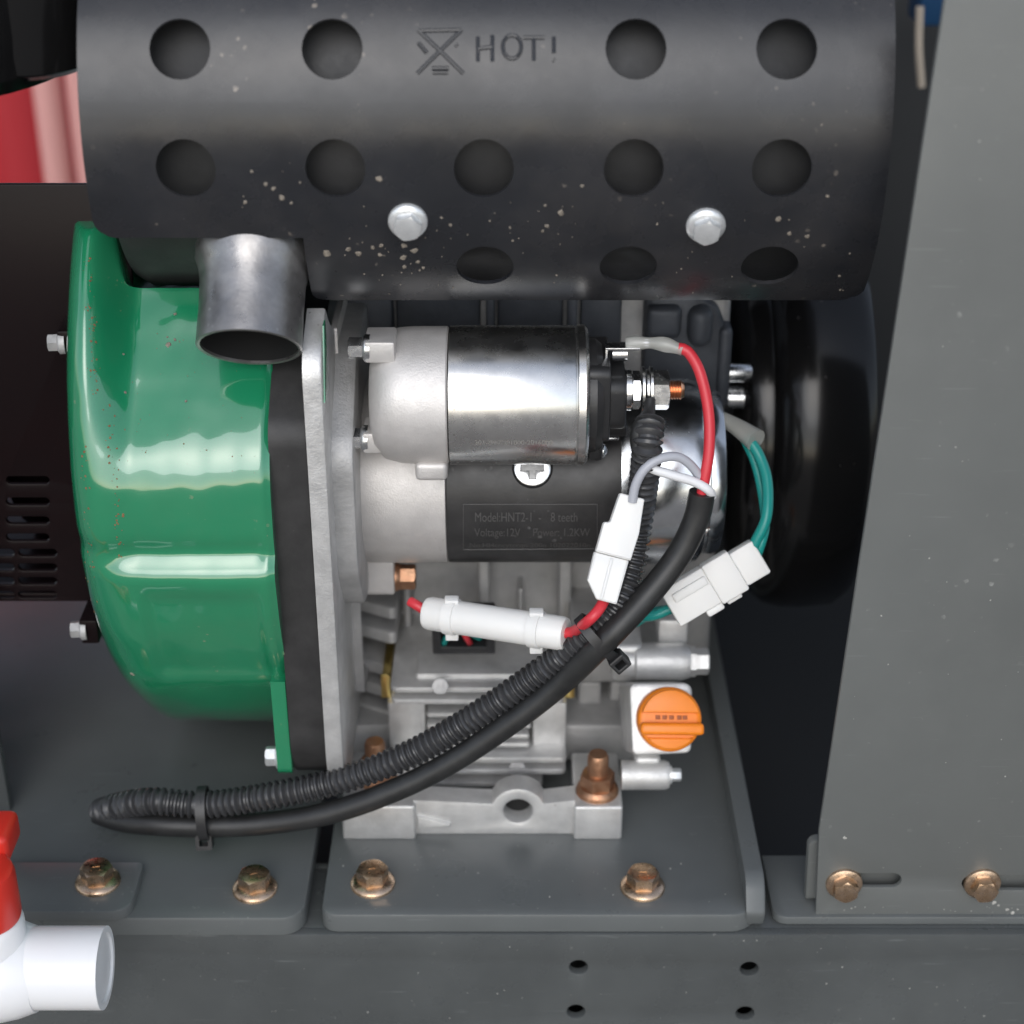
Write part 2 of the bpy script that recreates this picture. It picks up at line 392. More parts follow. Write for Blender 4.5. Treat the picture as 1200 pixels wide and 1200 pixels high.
# things far behind
b = B(); b.box(-.10, .6, .52, .524, -.5, .62, .001)
solo(b, 'interior_shade_sheet', 'shade_black', (.2, .52, -.5), 'added black sheet standing in for the dark interior behind the engine', 'panel')  # added sheet, black in place of the shaded interior
b = B(); q = atd(40, 145, 1.35); b.lathe([(.10, -.25), (.12, -.23), (.12, .23), (.10, .25)], 40, m=T((q.x - .085, q.y + .12, q.z)))
streaks_at = q
tk = solo(b, 'red_tank', 'red_tank', (q.x, q.y, q.z - .25), 'blurred glossy red tank standing behind the machine', 'tank')
M('pale_red', (.72, .36, .33), .4)
for dx in (.022, .048):
    b = B(); b.lathe([(.011, -.25), (.011, .25)], 20, m=T((streaks_at.x + dx, streaks_at.y - .03, streaks_at.z))); part(b, 'pale_streak', 'pale_red', tk)  # added pale rods imitate the pale streaks by the tank
b = B(); q = aty(1083, 40, .40); b.box(q.x - .004, q.x + .05, .40, .43, .30, q.z + .05, .002)
solo(b, 'blue_case', 'blue_paint', (q.x, .415, .30), 'dark blue case glimpsed between muffler and tall panel', 'case')
b = B(); q0, q1 = aty(1078, 8, .38), aty(1080, 102, .38); b.sweep([q0, (q0 + q1) / 2 + Vector((-.001, 0, 0)), q1], .0022, 8)
solo(b, 'beige_strap', 'strap_beige', q1, 'thin beige strip hanging before the blue case', 'strip')

# ================================================================== engine
BYF = .155                                                        # crankcase front face
eng = thing('diesel_engine', 'grey cast aluminium engine block with ribbed crankcase and feet on the tray', 'engine', (0, .2, ZP))
bxl, bxr = ux(392, 600, BYF), ux(842, 600, BYF)
b = B(); b.box(bxl, bxr, BYF, .33, .030, .238, .004, 3); b.box(bxl + .01, bxr - .01, .228, .36, .232, .42, .005, 3)
b.box(bxl + .004, ux(742, 900, .11), .106, .33, ZP + .002, .034, .003)
part(b, 'crankcase', 'cast_engine', eng)
# strip of dark casting above the starter
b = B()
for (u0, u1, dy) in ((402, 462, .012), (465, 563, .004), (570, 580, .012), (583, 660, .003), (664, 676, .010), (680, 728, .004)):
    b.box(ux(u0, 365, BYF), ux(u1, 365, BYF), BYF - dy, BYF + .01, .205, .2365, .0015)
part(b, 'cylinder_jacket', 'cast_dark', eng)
# ribs on the crankcase under the starter
for (u, wd, v0, v1) in ((477, 12, 655, 760), (567, 14, 655, 748), (662, 14, 655, 748), (706, 10, 690, 790), (610, 5, 690, 748)):
    b = B(); p0, p1 = aty(u - wd / 2, v0, BYF - .012), aty(u + wd / 2, v1, BYF - .012)
    b.box(p0.x, p1.x, BYF - .012, BYF + .003, p1.z, p0.z, .0018); part(b, 'rib', 'cast_engine', eng)
for (v, dy) in ((752, .020), (776, .024), (813, .026), (836, .028), (860, .030)):
    b = B(); p0 = aty(398, v, .10); p1 = aty(462, v, .10)
    b.plate([rpoly([(p0.x, .155), (p0.x + .002, .155 - dy, .012), (p1.x, .155 - dy - .012, .003), (p1.x, .155)])], p0.z - .003, p0.z + .003, .0015)
    part(b, 'rib', 'cast_engine', eng)
b = B()                                                          # right hand crankcase wall pieces
def fb(u0, u1, v0, v1, Y, dep, bev=.0015, mm=None):
    p0, p1 = aty(u0, v1, Y), aty(u1, v0, Y); b.box(p0.x, p1.x, Y, Y + dep, p0.z, p1.z, bev, 3)
fb(668, 745, 735, 800, .118, .05); fb(676, 705, 800, 870, .125, .05); fb(712, 740, 800, 905, .128, .05); fb(664, 740, 832, 845, .120, .04)
fb(722, 748, 690, 775, .115, .05, .003)
part(b, 'side_wall', 'cast_engine', eng)
# rounded casting of the rear cover, right of the starter
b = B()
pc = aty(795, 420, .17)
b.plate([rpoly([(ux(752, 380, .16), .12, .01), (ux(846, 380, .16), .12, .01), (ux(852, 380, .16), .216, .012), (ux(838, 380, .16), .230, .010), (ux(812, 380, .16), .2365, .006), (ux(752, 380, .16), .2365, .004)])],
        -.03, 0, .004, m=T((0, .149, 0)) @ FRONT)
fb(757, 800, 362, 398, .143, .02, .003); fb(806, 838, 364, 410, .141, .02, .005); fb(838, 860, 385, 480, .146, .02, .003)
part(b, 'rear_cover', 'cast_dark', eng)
for v in (437, 466):
    b = B(); q = aty(852, v, .16); b.lathe([(.0045 if v < 450 else .0056, 0), (.0045 if v < 450 else .0056, .018), (.0040, .019)], 24, m=T(q) @ AXX)
    part(b, 'pin', 'zinc', eng)
# horizontal boss above the filler cap
b = B(); q0 = aty(722, 775, .095); q1 = aty(808, 775, .095)
b.lathe([(.0075, 0), (.0075, .008), (.0088, .009), (.0088, q1.x - q0.x - .004), (.0076, q1.x - q0.x)], 32, m=T(q0) @ AXX)
b.box(q0.x - .002, q0.x + .012, .092, .14, q0.z - .010, q0.z + .010, .003, 3)
q = aty(790, 742, .105); b.box(q.x - .008, q.x + .006, .10, .13, q.z - .004, q.z + .010, .002)
part(b, 'boss', 'cast_alu', eng)
b = B(); b.lathe([(.0072, 0), (.0072, .003), (.0062, .003), (.0062, .0085), (.0055, .0092)], 6, m=T(q1 - Vector((.0003, 0, 0))) @ AXX); part(b, 'plug', 'cast_alu', eng)
# filler boss behind the orange cap
CN = Vector((.06, -math.cos(R(33)), math.sin(R(33)))).normalized()
cc = aty(785, 843, .052)
b = B(); fm = facing(cc - CN * .012, CN)
b.plate([rpoly([(-.0165, -.0155, .003), (.010, -.0155, .003), (.012, .0155, .004), (-.0165, .0165, .003)])], -.030, .0055, .0015, m=fm)
b.lathe([(.0115, 0), (.0115, .009)], 32, m=fm)
b.box(-.012, .008, -.012, .012, -.075, -.025, .003, m=fm)
part(b, 'filler_neck', 'cast_alu', eng)
# drain boss
b = B(); q0 = aty(728, 908, .062); q1 = aty(784, 908, .062)
b.lathe([(.0068, 0), (.0068, q1.x - q0.x - .002), (.006, q1.x - q0.x)], 28, m=T(q0) @ AXX)
b.box(q0.x + .006, q1.x - .004, .062, .11, q0.z - .0068, q0.z + .009, .002, 3)
part(b, 'drain_boss', 'cast_alu', eng)
b = B(); b.lathe([(.0030, -.002), (.0030, .005), (.0026, .0055)], 6, m=T(q1) @ AXX); b.lathe([(.0042, -.0005), (.0042, .0012)], 20, m=T(q1) @ AXX); part(b, 'drain_bolt', 'white_bolt', eng)
# foot casting with arch and hole
FY = .0535
b = B(); f0, f1 = aty(485, 985, FY), aty(673, 985, FY); hz = uz(938, FY); hc = aty(607, 951, FY)
arc = [(hc.x + .0125 * math.cos(R(a)), hc.z + .0125 * math.sin(R(a))) for a in range(20, 161, 14)]
b.plate([[(f0.x, ZP), (f1.x, ZP), (f1.x, hz)] + arc + [(f0.x, hz)], circ(hc.x, hc.z, .0066)], -.011, 0, .001, m=T((0, FY, 0)) @ FRONT)
b.plate([rpoly([(f0.x + .002, ZP + .0115), (f0.x + .022, ZP + .0055, .001), (f0.x + .002, ZP + .0045)])], 0, .0015, .0006, m=T((0, FY, 0)) @ FRONT)
part(b, 'foot_web', 'cast_alu', eng)
b = B(); b.lathe([(.0064, 0), (.0064, .002)], 24, m=T((hc.x, FY + .0108, hc.z)) @ FRONT); part(b, 'hole_shade', 'soot_and_shade', eng)  # black disc paints the shade inside the foot hole
for (u0, u1, tp) in ((402, 486, 945), (672, 730, 946)):
    b = B(); p0, p1 = aty(u0, 985, .050), aty(u1, tp, .050); b.box(p0.x, p1.x, .050, .092, ZP - .0003, p1.z, .0012, 3); part(b, 'foot', 'cast_alu', eng)
zf = uz(946, .050)
b = B(); b.lathe([(.0098, 0), (.0098, .0015), (.0093, .0028), (.0080, .004)], 32); b.hexa(.0080, .003, .0105); b.lathe([(.0048, .008), (.0048, .0195), (.0040, .0212)], 24)
nutm = b.mesh('foot_nut', 'copper_bolt')
for q in ((700, 929), (441, 912)):
    p = atz(*q, zf); put_bolt(nutm, (p.x, max(p.y, .062), zf - .0003), (0, 0, 1), eng, 10, 'foot_nut')
# brass clips
for (u, v) in ((452, 803), (668, 803)):
    b = B(); q = aty(u, v, .100); b.plate([rpoly([(-.0022, -.0065, .0005), (.0022, -.0065, .0005), (.0022, .0055, .0005), (.0005, .0072, .0008), (-.0022, .0060, .001)])], 0, .0012, .0003, m=T(q) @ FRONT)
    b.box(q.x - .002, q.x + .002, .0995, .157, q.z - .002, q.z + .002, .0003)
    part(b, 'clip', 'brass', eng)

# finned side cover
cov = thing('finned_cover', 'bare aluminium finned cover on the engine side behind the black cables', 'cover', (0, .12, .03))
cx0, cx1 = ux(457, 830, .095), ux(664, 830, .095)
zt = uz(806, .088)
b = B(); b.box(cx0 + .001, cx1 - .001, .111, .157, .020, zt - .001, .001); part(b, 'core', 'cast_alu', cov)
def fin(u0, u1, v, Yf, th=.0022, Yb=.12, r=.003, cut=None, name='fin'):
    p0, p1 = aty(u0, v, Yf), aty(u1, v, Yf); pts = [(p0.x, Yf, r), (p1.x, Yf, r), (p1.x, Yb), (p0.x, Yb)]
    if cut: pts = [(p0.x, Yf, r), (p1.x, Yf, r), (p1.x, Yb - cut, .001), (p1.x - cut * .7, Yb, .001), (p0.x + cut * .7, Yb, .001), (p0.x, Yb - cut, .001)]
    bb = B(); bb.plate([rpoly(pts)], p0.z - th, p0.z, .0007); part(bb, name, 'cast_alu', cov)
fin(487, 640, 790, .096, .004, .124, .002)
fin(457, 652, 806, .088, .0026, .128, .004, .010)
fin(458, 660, 820, .087, .0024)
for v, u0, u1, Yf in ((836, 500, 622, .090), (849, 500, 622, .091), (861, 505, 620, .090), (871, 505, 620, .089), (881, 500, 622, .089)):
    fin(u0, u1, v, Yf, .0020, .11, .001)
for (u0, u1) in ((457, 498), (624, 664)):
    b = B(); p0, p1 = aty(u0, 888, .094), aty(u1, 824, .094); b.box(p0.x, p1.x, .094, .11, p0.z, p1.z, .001); part(b, 'flank', 'cast_alu', cov)
fin(458, 664, 888, .083, .0030); fin(458, 663, 902, .082, .0026); fin(470, 636, 917, .081, .0026)
hb = B(); hb.hexa(.0040, -.004, .0018, cham=.0003)
for q in (-.0012, .0012): hb.box(q - .0002, q + .0002, -.0014, .0014, .0021, .0024, 0)
hb.box(-.0012, .0012, -.0002, .0002, .0021, .0024, 0)
hm = hb.mesh('cover_bolt', 'cast_engine')
for q in ((516, 804), (606, 899)):
    p = aty(*q, .0850); put_bolt(hm, p, (0, -.85, .5), cov, 0, 'cover_bolt')
# oil sensor socket with wires on top of the cover
sk = thing('sensor_socket', 'small black socket with red and green wires on top of the finned cover', 'socket', aty(542, 765, .1))
z0 = zt
p0, p1 = aty(507, 767, .100), aty(580, 740, .100)
b = B(); b.plate([rect(p0.x, p1.x, p0.z, p1.z + .003, .001), rect(p0.x + .004, p1.x - .004, p0.z + .004, p1.z + .001, .001)], -.018, .003, .0006, m=T((0, .103, 0)) @ FRONT)
b.box(p0.x + .001, p1.x - .001, .110, .119, p0.z + .001, p1.z + .002, .0005); part(b, 'housing', 'black_plastic', sk)
b = B(); b.sweep([aty(519, 758, .104), aty(526, 744, .099), aty(545, 740, .098), aty(562, 748, .104)], .0013, 8); part(b, 'wire', 'wire_green', sk)
b = B(); b.sweep([aty(541, 738, .098), aty(547, 748, .098), aty(552, 756, .106)], .0014, 8); part(b, 'wire', 'wire_red', sk)

MYC, MZC, MR = .1285, .328, .0885
# flywheel bell housing: silver flange, black gasket
def sideplate(yf_, zb, rr, top=.238, a0=43):
    arc_ = [(MYC - (MR + .004) * math.cos(R(a)), MZC - (MR + .004) * math.sin(R(a))) for a in range(164, a0, -6)]
    return rpoly([(yf_, zb, rr), (.33, zb, rr), (.33, .36, rr), (.235, .36, .01)] + arc_ + [(yf_, top, .015)], 8)
def sideplate_low(yf_, zb, rr): return rpoly([(yf_, zb, rr), (.33, zb, rr), (.33, .36, rr), (.232, .36, .01), (.230, .236, .004), (.088, .236, .012), (yf_, .212, .03)], 8)
GYF = .036
xg0, xg1, xf1 = ux(320, 600, GYF), ux(365, 600, GYF), ux(386, 600, GYF)
bell = thing('flywheel_housing', 'silver cast flange with thick black gasket ring between green shroud and starter', 'housing', (xg1, .15, .04))
b = B(); b.plate([sideplate(GYF, .042, .035, .222, 52)], xg0, xg1, .0012, m=SIDE)
part(b, 'gasket', 'rubber', bell)
b = B(); b.plate([sideplate(GYF - .0012, .040, .030, .253)], xg1 - .0002, xf1, .0010, m=SIDE)
part(b, 'flange', 'cast_alu', bell)
b = B(); b.plate([rpoly([(.075, .118, .02), (.32, .118, .02), (.32, .235, .02), (.09, .235, .02), (.052, .205, .02), (.052, .15, .03)])], xf1 - .0002, xf1 + .009, .002, m=SIDE)
part(b, 'inner_ring', 'cast_engine', bell)
b = B(); b.box(xf1, bxl + .012, .10, .32, .055, .234, .004); part(b, 'neck', 'cast_engine', bell)
b = B(); q = aty(388, 420, .047); b.plate([[( .046, q.z + .014), (.052, q.z + .014), (.052, q.z - .014), (.036, q.z - .014)]], xf1 + .0002, xf1 + .0008, .0001, m=SIDE)
part(b, 'paint_patch', 'green_paint', bell)

MYC, MZC, MR = .1285, .328, .0885
# ================================================================== green fan shroud
SYC, SZC, SR = .182, .176, .1535
def sang(py):
    p = oncyl(230, py, SYC, SZC, SR - .002); return math.atan2(SZC - p.z, SYC - p.y)
AS, AP0, AP1 = sang(652), sang(678), sang(782)
sh = thing('fan_shroud', 'glossy green painted metal fan shroud with rounded lower edge', 'shroud', (-.15, SYC, .02))
xs1 = xg0 + .0003; xs0 = aty(89, 500, .06).x
def sstep(a, b_, v):
    t = max(0, min(1, (v - a) / (b_ - a))); return t * t * (3 - 2 * t)
# pocket profile in (y, z): upright wall, round shoulder, slope running back under the muffler
prof_ = [(.038, .10), (.0325, .14), (.0292, .170), (.0288, .192)]
a_, c_y, c_z = 0, .0288 + .036, .194
for k in range(13):
    e_ = R(4 + 40 * k / 12); prof_.append((c_y - .036 * math.cos(e_), c_z + .036 * math.sin(e_)))
q_ = prof_[-1]; prof_ += [(q_[0] + .69 * d_k, q_[1] + .72 * d_k) for d_k in (.01, .02, .04, .06, .09, .12)]
pol = sorted((math.atan2(SZC - z_, SYC - y_), math.hypot(SYC - y_, SZC - z_)) for y_, z_ in prof_)
def rup(a):
    if a <= pol[0][0]: return pol[0][1]
    for (a0_, r0_), (a1_, r1_) in zip(pol, pol[1:]):
        if a <= a1_: return r0_ + (r1_ - r0_) * (a - a0_) / (a1_ - a0_)
    return pol[-1][1]
b = B(); NA, NXX = 300, 80; grid = []; mlx = oncyl(94, 150, MYC, MZC, MR).x
xtop = aty(155, 560, .04).x
for i in range(NXX + 1):
    f = i / NXX; X = xs1 + (xs0 - xs1) * f; ring = []
    for k in range(NA):
        th = 2 * math.pi * k / NA                              # 0 = towards camera, positive = downwards
        cosb = math.cos(th); low = sstep(AS, AS + R(1.8), th if th < math.pi else th - 2 * math.pi) * (1 - sstep(R(150), R(175), th if th < math.pi else 0))
        ro = SR + .0045                                          # rim and lower scroll
        rdg = sstep(.66, .90, f) ; up_ = (1 - low)
        r = rup(th if th < math.pi else th - 2 * math.pi); r = r + (ro - r) * max(low, rdg)
        # groove that runs between the upper wall and the lower scroll
        a = (th if th < math.pi else th - 2 * math.pi)
        r -= .0022 * math.exp(-((a - AS + R(.8)) / R(1.6)) ** 2) * sstep(0, .1, f)
        # shallow panel pressed into the scroll
        pan = sstep(AP0, AP0 + R(3), a) * (1 - sstep(AP1 - R(3), AP1, a)) * sstep(.06, .12, f) * (1 - sstep(.62, .70, f))
        r -= .0016 * pan
        # rolled left edge
        g = max(0, (f - .70) / .30)
        e = .034 * (1 - math.sqrt(max(0, 1 - g * g))) * (.60 + .40 * sstep(R(5), R(60), a)) 
        r -= e
        # small fillet at the gasket side
        r -= .0015 * (1 - sstep(0, .04, f))
        r += .0011 * mnoise(Vector((X * 32, math.cos(th) * 4.6, math.sin(th) * 4.6))) + .0003 * mnoise(Vector((X * 110, math.cos(th) * 15, math.sin(th) * 15 + 7)))
        v_ = Vector((SYC - r * math.cos(th), SZC - r * math.sin(th))); mdv = v_ - Vector((MYC, MZC)); cen = Vector((SYC, SZC))
        vc = Vector((v_.x, min(v_.y, .290)))
        mcl = MR + .003 - (MR + .003 - .0785) * sstep(R(30), R(36), math.atan2(MZC - v_.y, MYC - v_.x))
        vm = Vector((MYC, MZC)) + mdv.normalized() * mcl if mdv.length < mcl else v_
        v_ = vc.lerp(vm, sstep(mlx - .005, mlx + .002, X))     # cradle below the muffler
        ring.append(b.bm.verts.new((X, v_.x, v_.y)))
    grid.append(ring)
for a_, c2 in zip(grid, grid[1:]):
    for k in range(NA): b.bm.faces.new((a_[k], a_[(k + 1) % NA], c2[(k + 1) % NA], c2[k]))
b.bm.faces.new(grid[0]); b.bm.faces.new(grid[-1][::-1])
bmesh.ops.smooth_vert(b.bm, verts=[v for r_g in grid[2:-2] for v in r_g], factor=.5, use_axis_x=False, use_axis_y=True, use_axis_z=True)
part(b, 'shell', 'green_paint', sh, 60)
b = B(); q0, q1 = aty(322, 800, .036), aty(337, 914, .036)
b.plate([rpoly([(.0365, q0.z), (.0375, q1.z, .006), (.12, q1.z - .004, .006), (.12, q0.z)])], q0.x - .002, xg0 - .0002, .0008, m=SIDE); part(b, 'lip', 'green_paint', sh)
sbm = bolt_mesh('bolt', 'white_bolt', .0058, .0018, .0044, .0062, False)
p = aty(327, 886, .046); put_bolt(sbm, (q0.x - .0019, p.y, p.z), (-1, 0, 0), sh)

# black fan housing at the left, with slots
fh = thing('fan_housing', 'black slotted fan guard beside the green shroud', 'guard', (-.3, .12, .08))
FHY = .090
h0 = aty(-30, 705, FHY); h1 = aty(95, 216, FHY)
b = B(); sl_ = []
for k, v in enumerate((563, 588, 610, 630, 648, 665, 681, 697)):
    u0, u1 = (8, 57) if k < 4 else (22, 66)
    a, c2 = aty(u0 + 4, v, FHY), aty(u1 - 4, v, FHY); sl_.append(slot(a.x, c2.x, a.z, .0018, 6))
    if k >= 4: a, c2 = aty(-30, v, FHY), aty(12, v, FHY); sl_.append(slot(a.x, c2.x, a.z, .0018, 6))
xh1 = xs0 + .018
b.plate([rpoly([(-.36, h0.z), (xh1 - .004, h0.z, .012), (xh1, h0.z + .05, .04), (xh1 + .006, h1.z, .003), (-.36, h1.z)])] + sl_, -.002, 0, .0006, m=T((0, FHY, 0)) @ FRONT)
b.box(-.36, xh1 - .014, FHY + .0022, .30, h0.z + .0004, h0.z + .003, .0005)
part(b, 'slotted_guard', 'fan_black', fh)
b = B(); b.lathe([(.03, 0), (.065, .004), (.065, .05), (.03, .054)], 40, m=T((xs0 - .056, SYC, SZC)) @ AXX); part(b, 'rotor', 'fan_black', fh)
fbm_ = bolt_mesh('bolt', 'cast_engine', .0050, .0016, .0038, .0055, False)
for q in ((64, 401), (90, 737)):
    p = aty(*q, .075); put_bolt(fbm_, (p.x + .003, p.y, p.z), (-1, -.1, 0), fh)
    b = B(); b.box(p.x + .002, p.x + .010, .072, .092, p.z - .006, p.z + .006, .001); part(b, 'bracket', 'fan_black', fh)

# black drum on the right
dr = thing('pulley_drum', 'glossy black drum behind the tall grey panel', 'drum', (.2, .22, .08))
xd0, xd1 = ux(893, 540, .11), ux(1040, 540, .11)
b = B(); dy_, dz_ = .225, uz(548, .12) - .020
b.lathe([(.03, -.004), (.080, -.003), (.086, 0), (.088, .004), (.088, .010), (.0935, .012), (.0975, .017), (.0995, .024), (.100, .034), (.0985, xd1 - xd0 - .006), (.094, xd1 - xd0)], 96, m=T((xd0, dy_, dz_)) @ AXX)
part(b, 'drum', 'gloss_black', dr)
b = B(); b.lathe([(.02, -.06), (.02, 0)], 24, m=T((xd0, dy_, dz_)) @ AXX); part(b, 'shaft', 'cast_dark', dr)

# ================================================================== muffler with perforated guard
MYC, MZC, MR = .1285, .328, .0885
muf = thing('muffler', 'black perforated muffler guard cylinder with stub exhaust outlet', 'muffler', (0, MYC, MZC - MR))
def mang(py):
    p = oncyl(600, py, MYC, MZC, MR); return math.atan2(MZC - p.z, MYC - p.y)
def mx(px, py): return oncyl(px, py, MYC, MZC, MR).x
mxl, mxr = mx(94, 150), mx(1046, 150)
cols = [(mx(213, 55) + mx(215, 195)) / 2, (mx(391, 56) + mx(391, 196)) / 2, mx(567, 197), (mx(745, 59) + mx(743, 199)) / 2, (mx(921, 62) + mx(917, 201)) / 2]
a1, a2, a3 = mang(57), mang(198), mang(313); aend = mang(352); acut = mang(279); xcut = mx(366, 315)
da = a2 - a1; HR = .01095; HC = .0185
def wrap(x, a, r=MR): return Vector((x, MYC - r * math.cos(a), MZC - r * math.sin(a)))
b = B(); bm = b.bm
def cell(xa, xb, aa, ab, hole=None, n=8, i0=0):
    if hole is None:
        n = 8; nx = 8
        g = [[bm.verts.new((xa + (xb - xa) * i / nx, aa + (ab - aa) * j / n, 0)) for j in range(n + 1)] for i in range(nx + 1)]
        for i in range(i0, nx):
            for j in range(n): bm.faces.new((g[i][j], g[i + 1][j], g[i + 1][j + 1], g[i][j + 1]))
    else:
        hx, ha = hole; sq = []
        for k in range(n): sq.append((xa + (xb - xa) * k / n, aa))
        for k in range(n): sq.append((xb, aa + (ab - aa) * k / n))
        for k in range(n): sq.append((xb - (xb - xa) * k / n, ab))
        for k in range(n): sq.append((xa, ab - (ab - aa) * k / n))
        rings = []
        for f in (0, .4, .8, 1):
            rg = []
            for (x, a) in sq:
                t = math.atan2((a - ha) * MR, x - hx); cx_, ca_ = hx + HR * math.cos(t), ha + HR * math.sin(t) / MR
                rg.append(bm.verts.new((x + (cx_ - x) * f, a + (ca_ - a) * f, 0)))
            rings.append(rg)
        for p_, q_ in zip(rings, rings[1:]):
            for k in range(len(sq)): bm.faces.new((p_[k], p_[(k + 1) % len(sq)], q_[(k + 1) % len(sq)], q_[k]))
xbr = [mxl] + [c + sg * HC for c in cols for sg in (-1, 1)] + [mxr]
NXI = 8
kk = min(range(NXI + 1), key=lambda k: abs(cols[1] - HC + 2 * HC * k / NXI - xcut)); xcut = cols[1] - HC + 2 * HC * kk / NXI
def band(aa, ab, cut, holes_, ha=None):
    for i in range(len(xbr) - 1):
        xa, xb = xbr[i], xbr[i + 1]
        if cut and xb < xcut - 1e-6: continue
        hx = (xa + xb) / 2 if i % 2 else None
        if hx is not None and any(abs(hx - h) < 1e-5 for h in holes_): cell(xa, xb, aa, ab, (hx, ha))
        else: cell(xa, xb, aa, ab, None, NXI, kk if (cut and xa < xcut < xb) else 0)
hw = HC / MR
band(R(-100), a1 - da - hw, False, [])
band(a1 - da - hw, a1 - da + hw, False, cols, a1 - da)
band(a1 - da + hw, a1 - hw, False, [])
band(a1 - hw, a1 + hw, False, [cols[0], cols[1], cols[3], cols[4]], a1)
band(a1 + hw, a2 - hw, False, [])
band(a2 - hw, a2 + hw, False, cols, a2)
alo = max(acut, a3 - .0150 / MR); ahi = min(a3 + .0150 / MR, aend - .02)
band(a2 + hw, acut, False, [])
if acut < alo - 1e-4: band(acut, alo, True, [])
band(alo, ahi, True, cols[2:], a3)
band(ahi, aend, True, [])
bmesh.ops.delete(bm, geom=[v for v in bm.verts if not v.link_faces], context='VERTS')
bmesh.ops.remove_doubles(bm, verts=bm.verts, dist=1e-6)
rc = .010
for v in bm.verts:                                                # rounded lower corners
    x, a = v.co.x, v.co.y
    for (ex, sx, al, rr) in ((mxr, 1, aend, .010), (mxl, -1, acut, .008), (xcut, -1, aend, .006)):
        dx = (x - (ex - sx * rr)) * sx; ds = (a - (al - rr / MR)) * MR
        if dx > 0 and ds > 0 and dx <= rr + 1e-6 and ds <= rr + 1e-6 and math.hypot(dx, ds) > rr:
            k = rr / math.hypot(dx, ds); v.co.x = ex - sx * rr + sx * dx * k; v.co.y = al - rr / MR + ds * k / MR
for v in bm.verts: v.co = wrap(v.co.x, v.co.y)
bmesh.ops.recalc_face_normals(bm, faces=bm.faces)
bm.normal_update()
f0_ = bm.faces[:][0]
bmesh.ops.solidify(bm, geom=bm.faces[:], thickness=.0016)
rmax = max(math.hypot(v.co.y - MYC, v.co.z - MZC) for v in bm.verts) - MR
for v in bm.verts:
    h_ = math.hypot(v.co.y - MYC, v.co.z - MZC); v.co.y = MYC + (v.co.y - MYC) * (h_ - rmax) / h_; v.co.z = MZC + (v.co.z - MZC) * (h_ - rmax) / h_
part(b, 'guard', 'muffler_black', muf, 40)
b = B(); MI = .0745
L = mxr - mxl
b.lathe([(.02, .001), (MI - .010, .001), (MI - .003, .003), (MI, .008), (MI, L - .02), (MI - .006, L - .010), (MI - .018, L - .006), (.02, L - .006)], 96, m=T((mxl, MYC, MZC)) @ AXX)
part(b, 'body', 'muffler_inner', muf)
# raised sign: crossed-out hand square and HOT!
def stroke(x0, a0, x1, a1_, wd=.0013):
    P = [wrap(x0 + (x1 - x0) * k / 6, a0 + (a1_ - a0) * k / 6, MR - .0003) for k in range(7)]
    b.sweep(P, wd, 8, smooth=False)
def mp(px, py):
    p = oncyl(px, py, MYC, MZC, MR); return p.x, math.atan2(MZC - p.z, MYC - p.y)
b = B()
for (q0, q1) in (((490, 35), (543, 86)), ((541, 35), (489, 86)), ((506, 80), (526, 80)), ((507, 85), (525, 85)), ((492, 36), (540, 35)), ((490, 50), (500, 62)), ((534, 52), (536, 54)),
                 ((560, 43), (560, 72)), ((577, 41), (577, 72)), ((560, 57), (577, 55)), ((613, 44), (638, 44)), ((625.5, 44), (625.5, 71)), ((649, 43), (649, 62)), ((648, 70), (650, 71))):
    stroke(*mp(*q0), *mp(*q1), .0008)
c0 = [mp(600 + 11 * math.cos(R(30 * k)), 55 + 14 * math.sin(R(30 * k))) for k in range(13)]
for p_, q_ in zip(c0, c0[1:]): stroke(*p_, *q_, .0008)
part(b, 'hot_lettering', 'muffler_black', muf)
mb = bolt_mesh('bolt', 'white_bolt', .0074, .0024, .0054, .0060, False)
for q, sp in (((478, 259), 12), ((827, 264), 25)):
    p = oncyl(*q, MYC, MZC, MR); put_bolt(mb, p, (p - Vector((p.x, MYC, MZC))), muf, sp)
# dried mud splashes: small irregular crusts
M('mud', (.22, .19, .155), .8, var=.4, vscale=500)
M('rust', (.20, .10, .045), .8, var=.3, vscale=400)
def splats(pts, hit, name, mat, parent, h=.00035):
    b = B()
    for (px, py, rp) in pts:
        p, n_ = hit(px, py); r0 = rp * .8 / 2000 * (p - CAM).length; m_ = facing(p, n_, (.1, .2, 1)); k_ = random.randint(6, 9); a0 = random.random() * 6
        lo, hi = [], []
        for k in range(k_):
            a = a0 + 2 * math.pi * k / k_; q = r0 * random.uniform(.65, 1.25)
            lo.append(b.bm.verts.new(m_ @ Vector((q * math.cos(a), q * math.sin(a), -.0002)))); hi.append(b.bm.verts.new(m_ @ Vector((q * .6 * math.cos(a), q * .6 * math.sin(a), h))))
        for k in range(k_): b.bm.faces.new((lo[k], lo[(k + 1) % k_], hi[(k + 1) % k_], hi[k]))
        b.bm.faces.new(hi)
    o = part(b, name, mat, parent); o['kind'] = 'stuff'; return o
def hit_muf(px, py):
    p = oncyl(px, py, MYC, MZC, MR); return p, p - Vector((p.x, MYC, MZC))
pts = [(295, 201, 3), (311, 216, 4.5), (320, 221, 4), (330, 232, 5), (287, 237, 3.5), (341, 238, 3), (445, 210, 6), (657, 250, 6), (682, 218, 3.5), (912, 257, 5), (925, 274, 4), (926, 288, 4), (946, 277, 4),
       (384, 298, 8), (408, 292, 5), (420, 297, 5.5), (437, 290, 4), (447, 288, 4), (473, 288, 5), (485, 294, 6), (472, 302, 6), (490, 307, 4), (474, 313, 4), (496, 314, 3), (445, 299, 4), (641, 265, 4), (636, 271, 3), (590, 283, 4), (580, 277, 3), (601, 282, 2.5), (970, 230, 3), (528, 264, 3)]
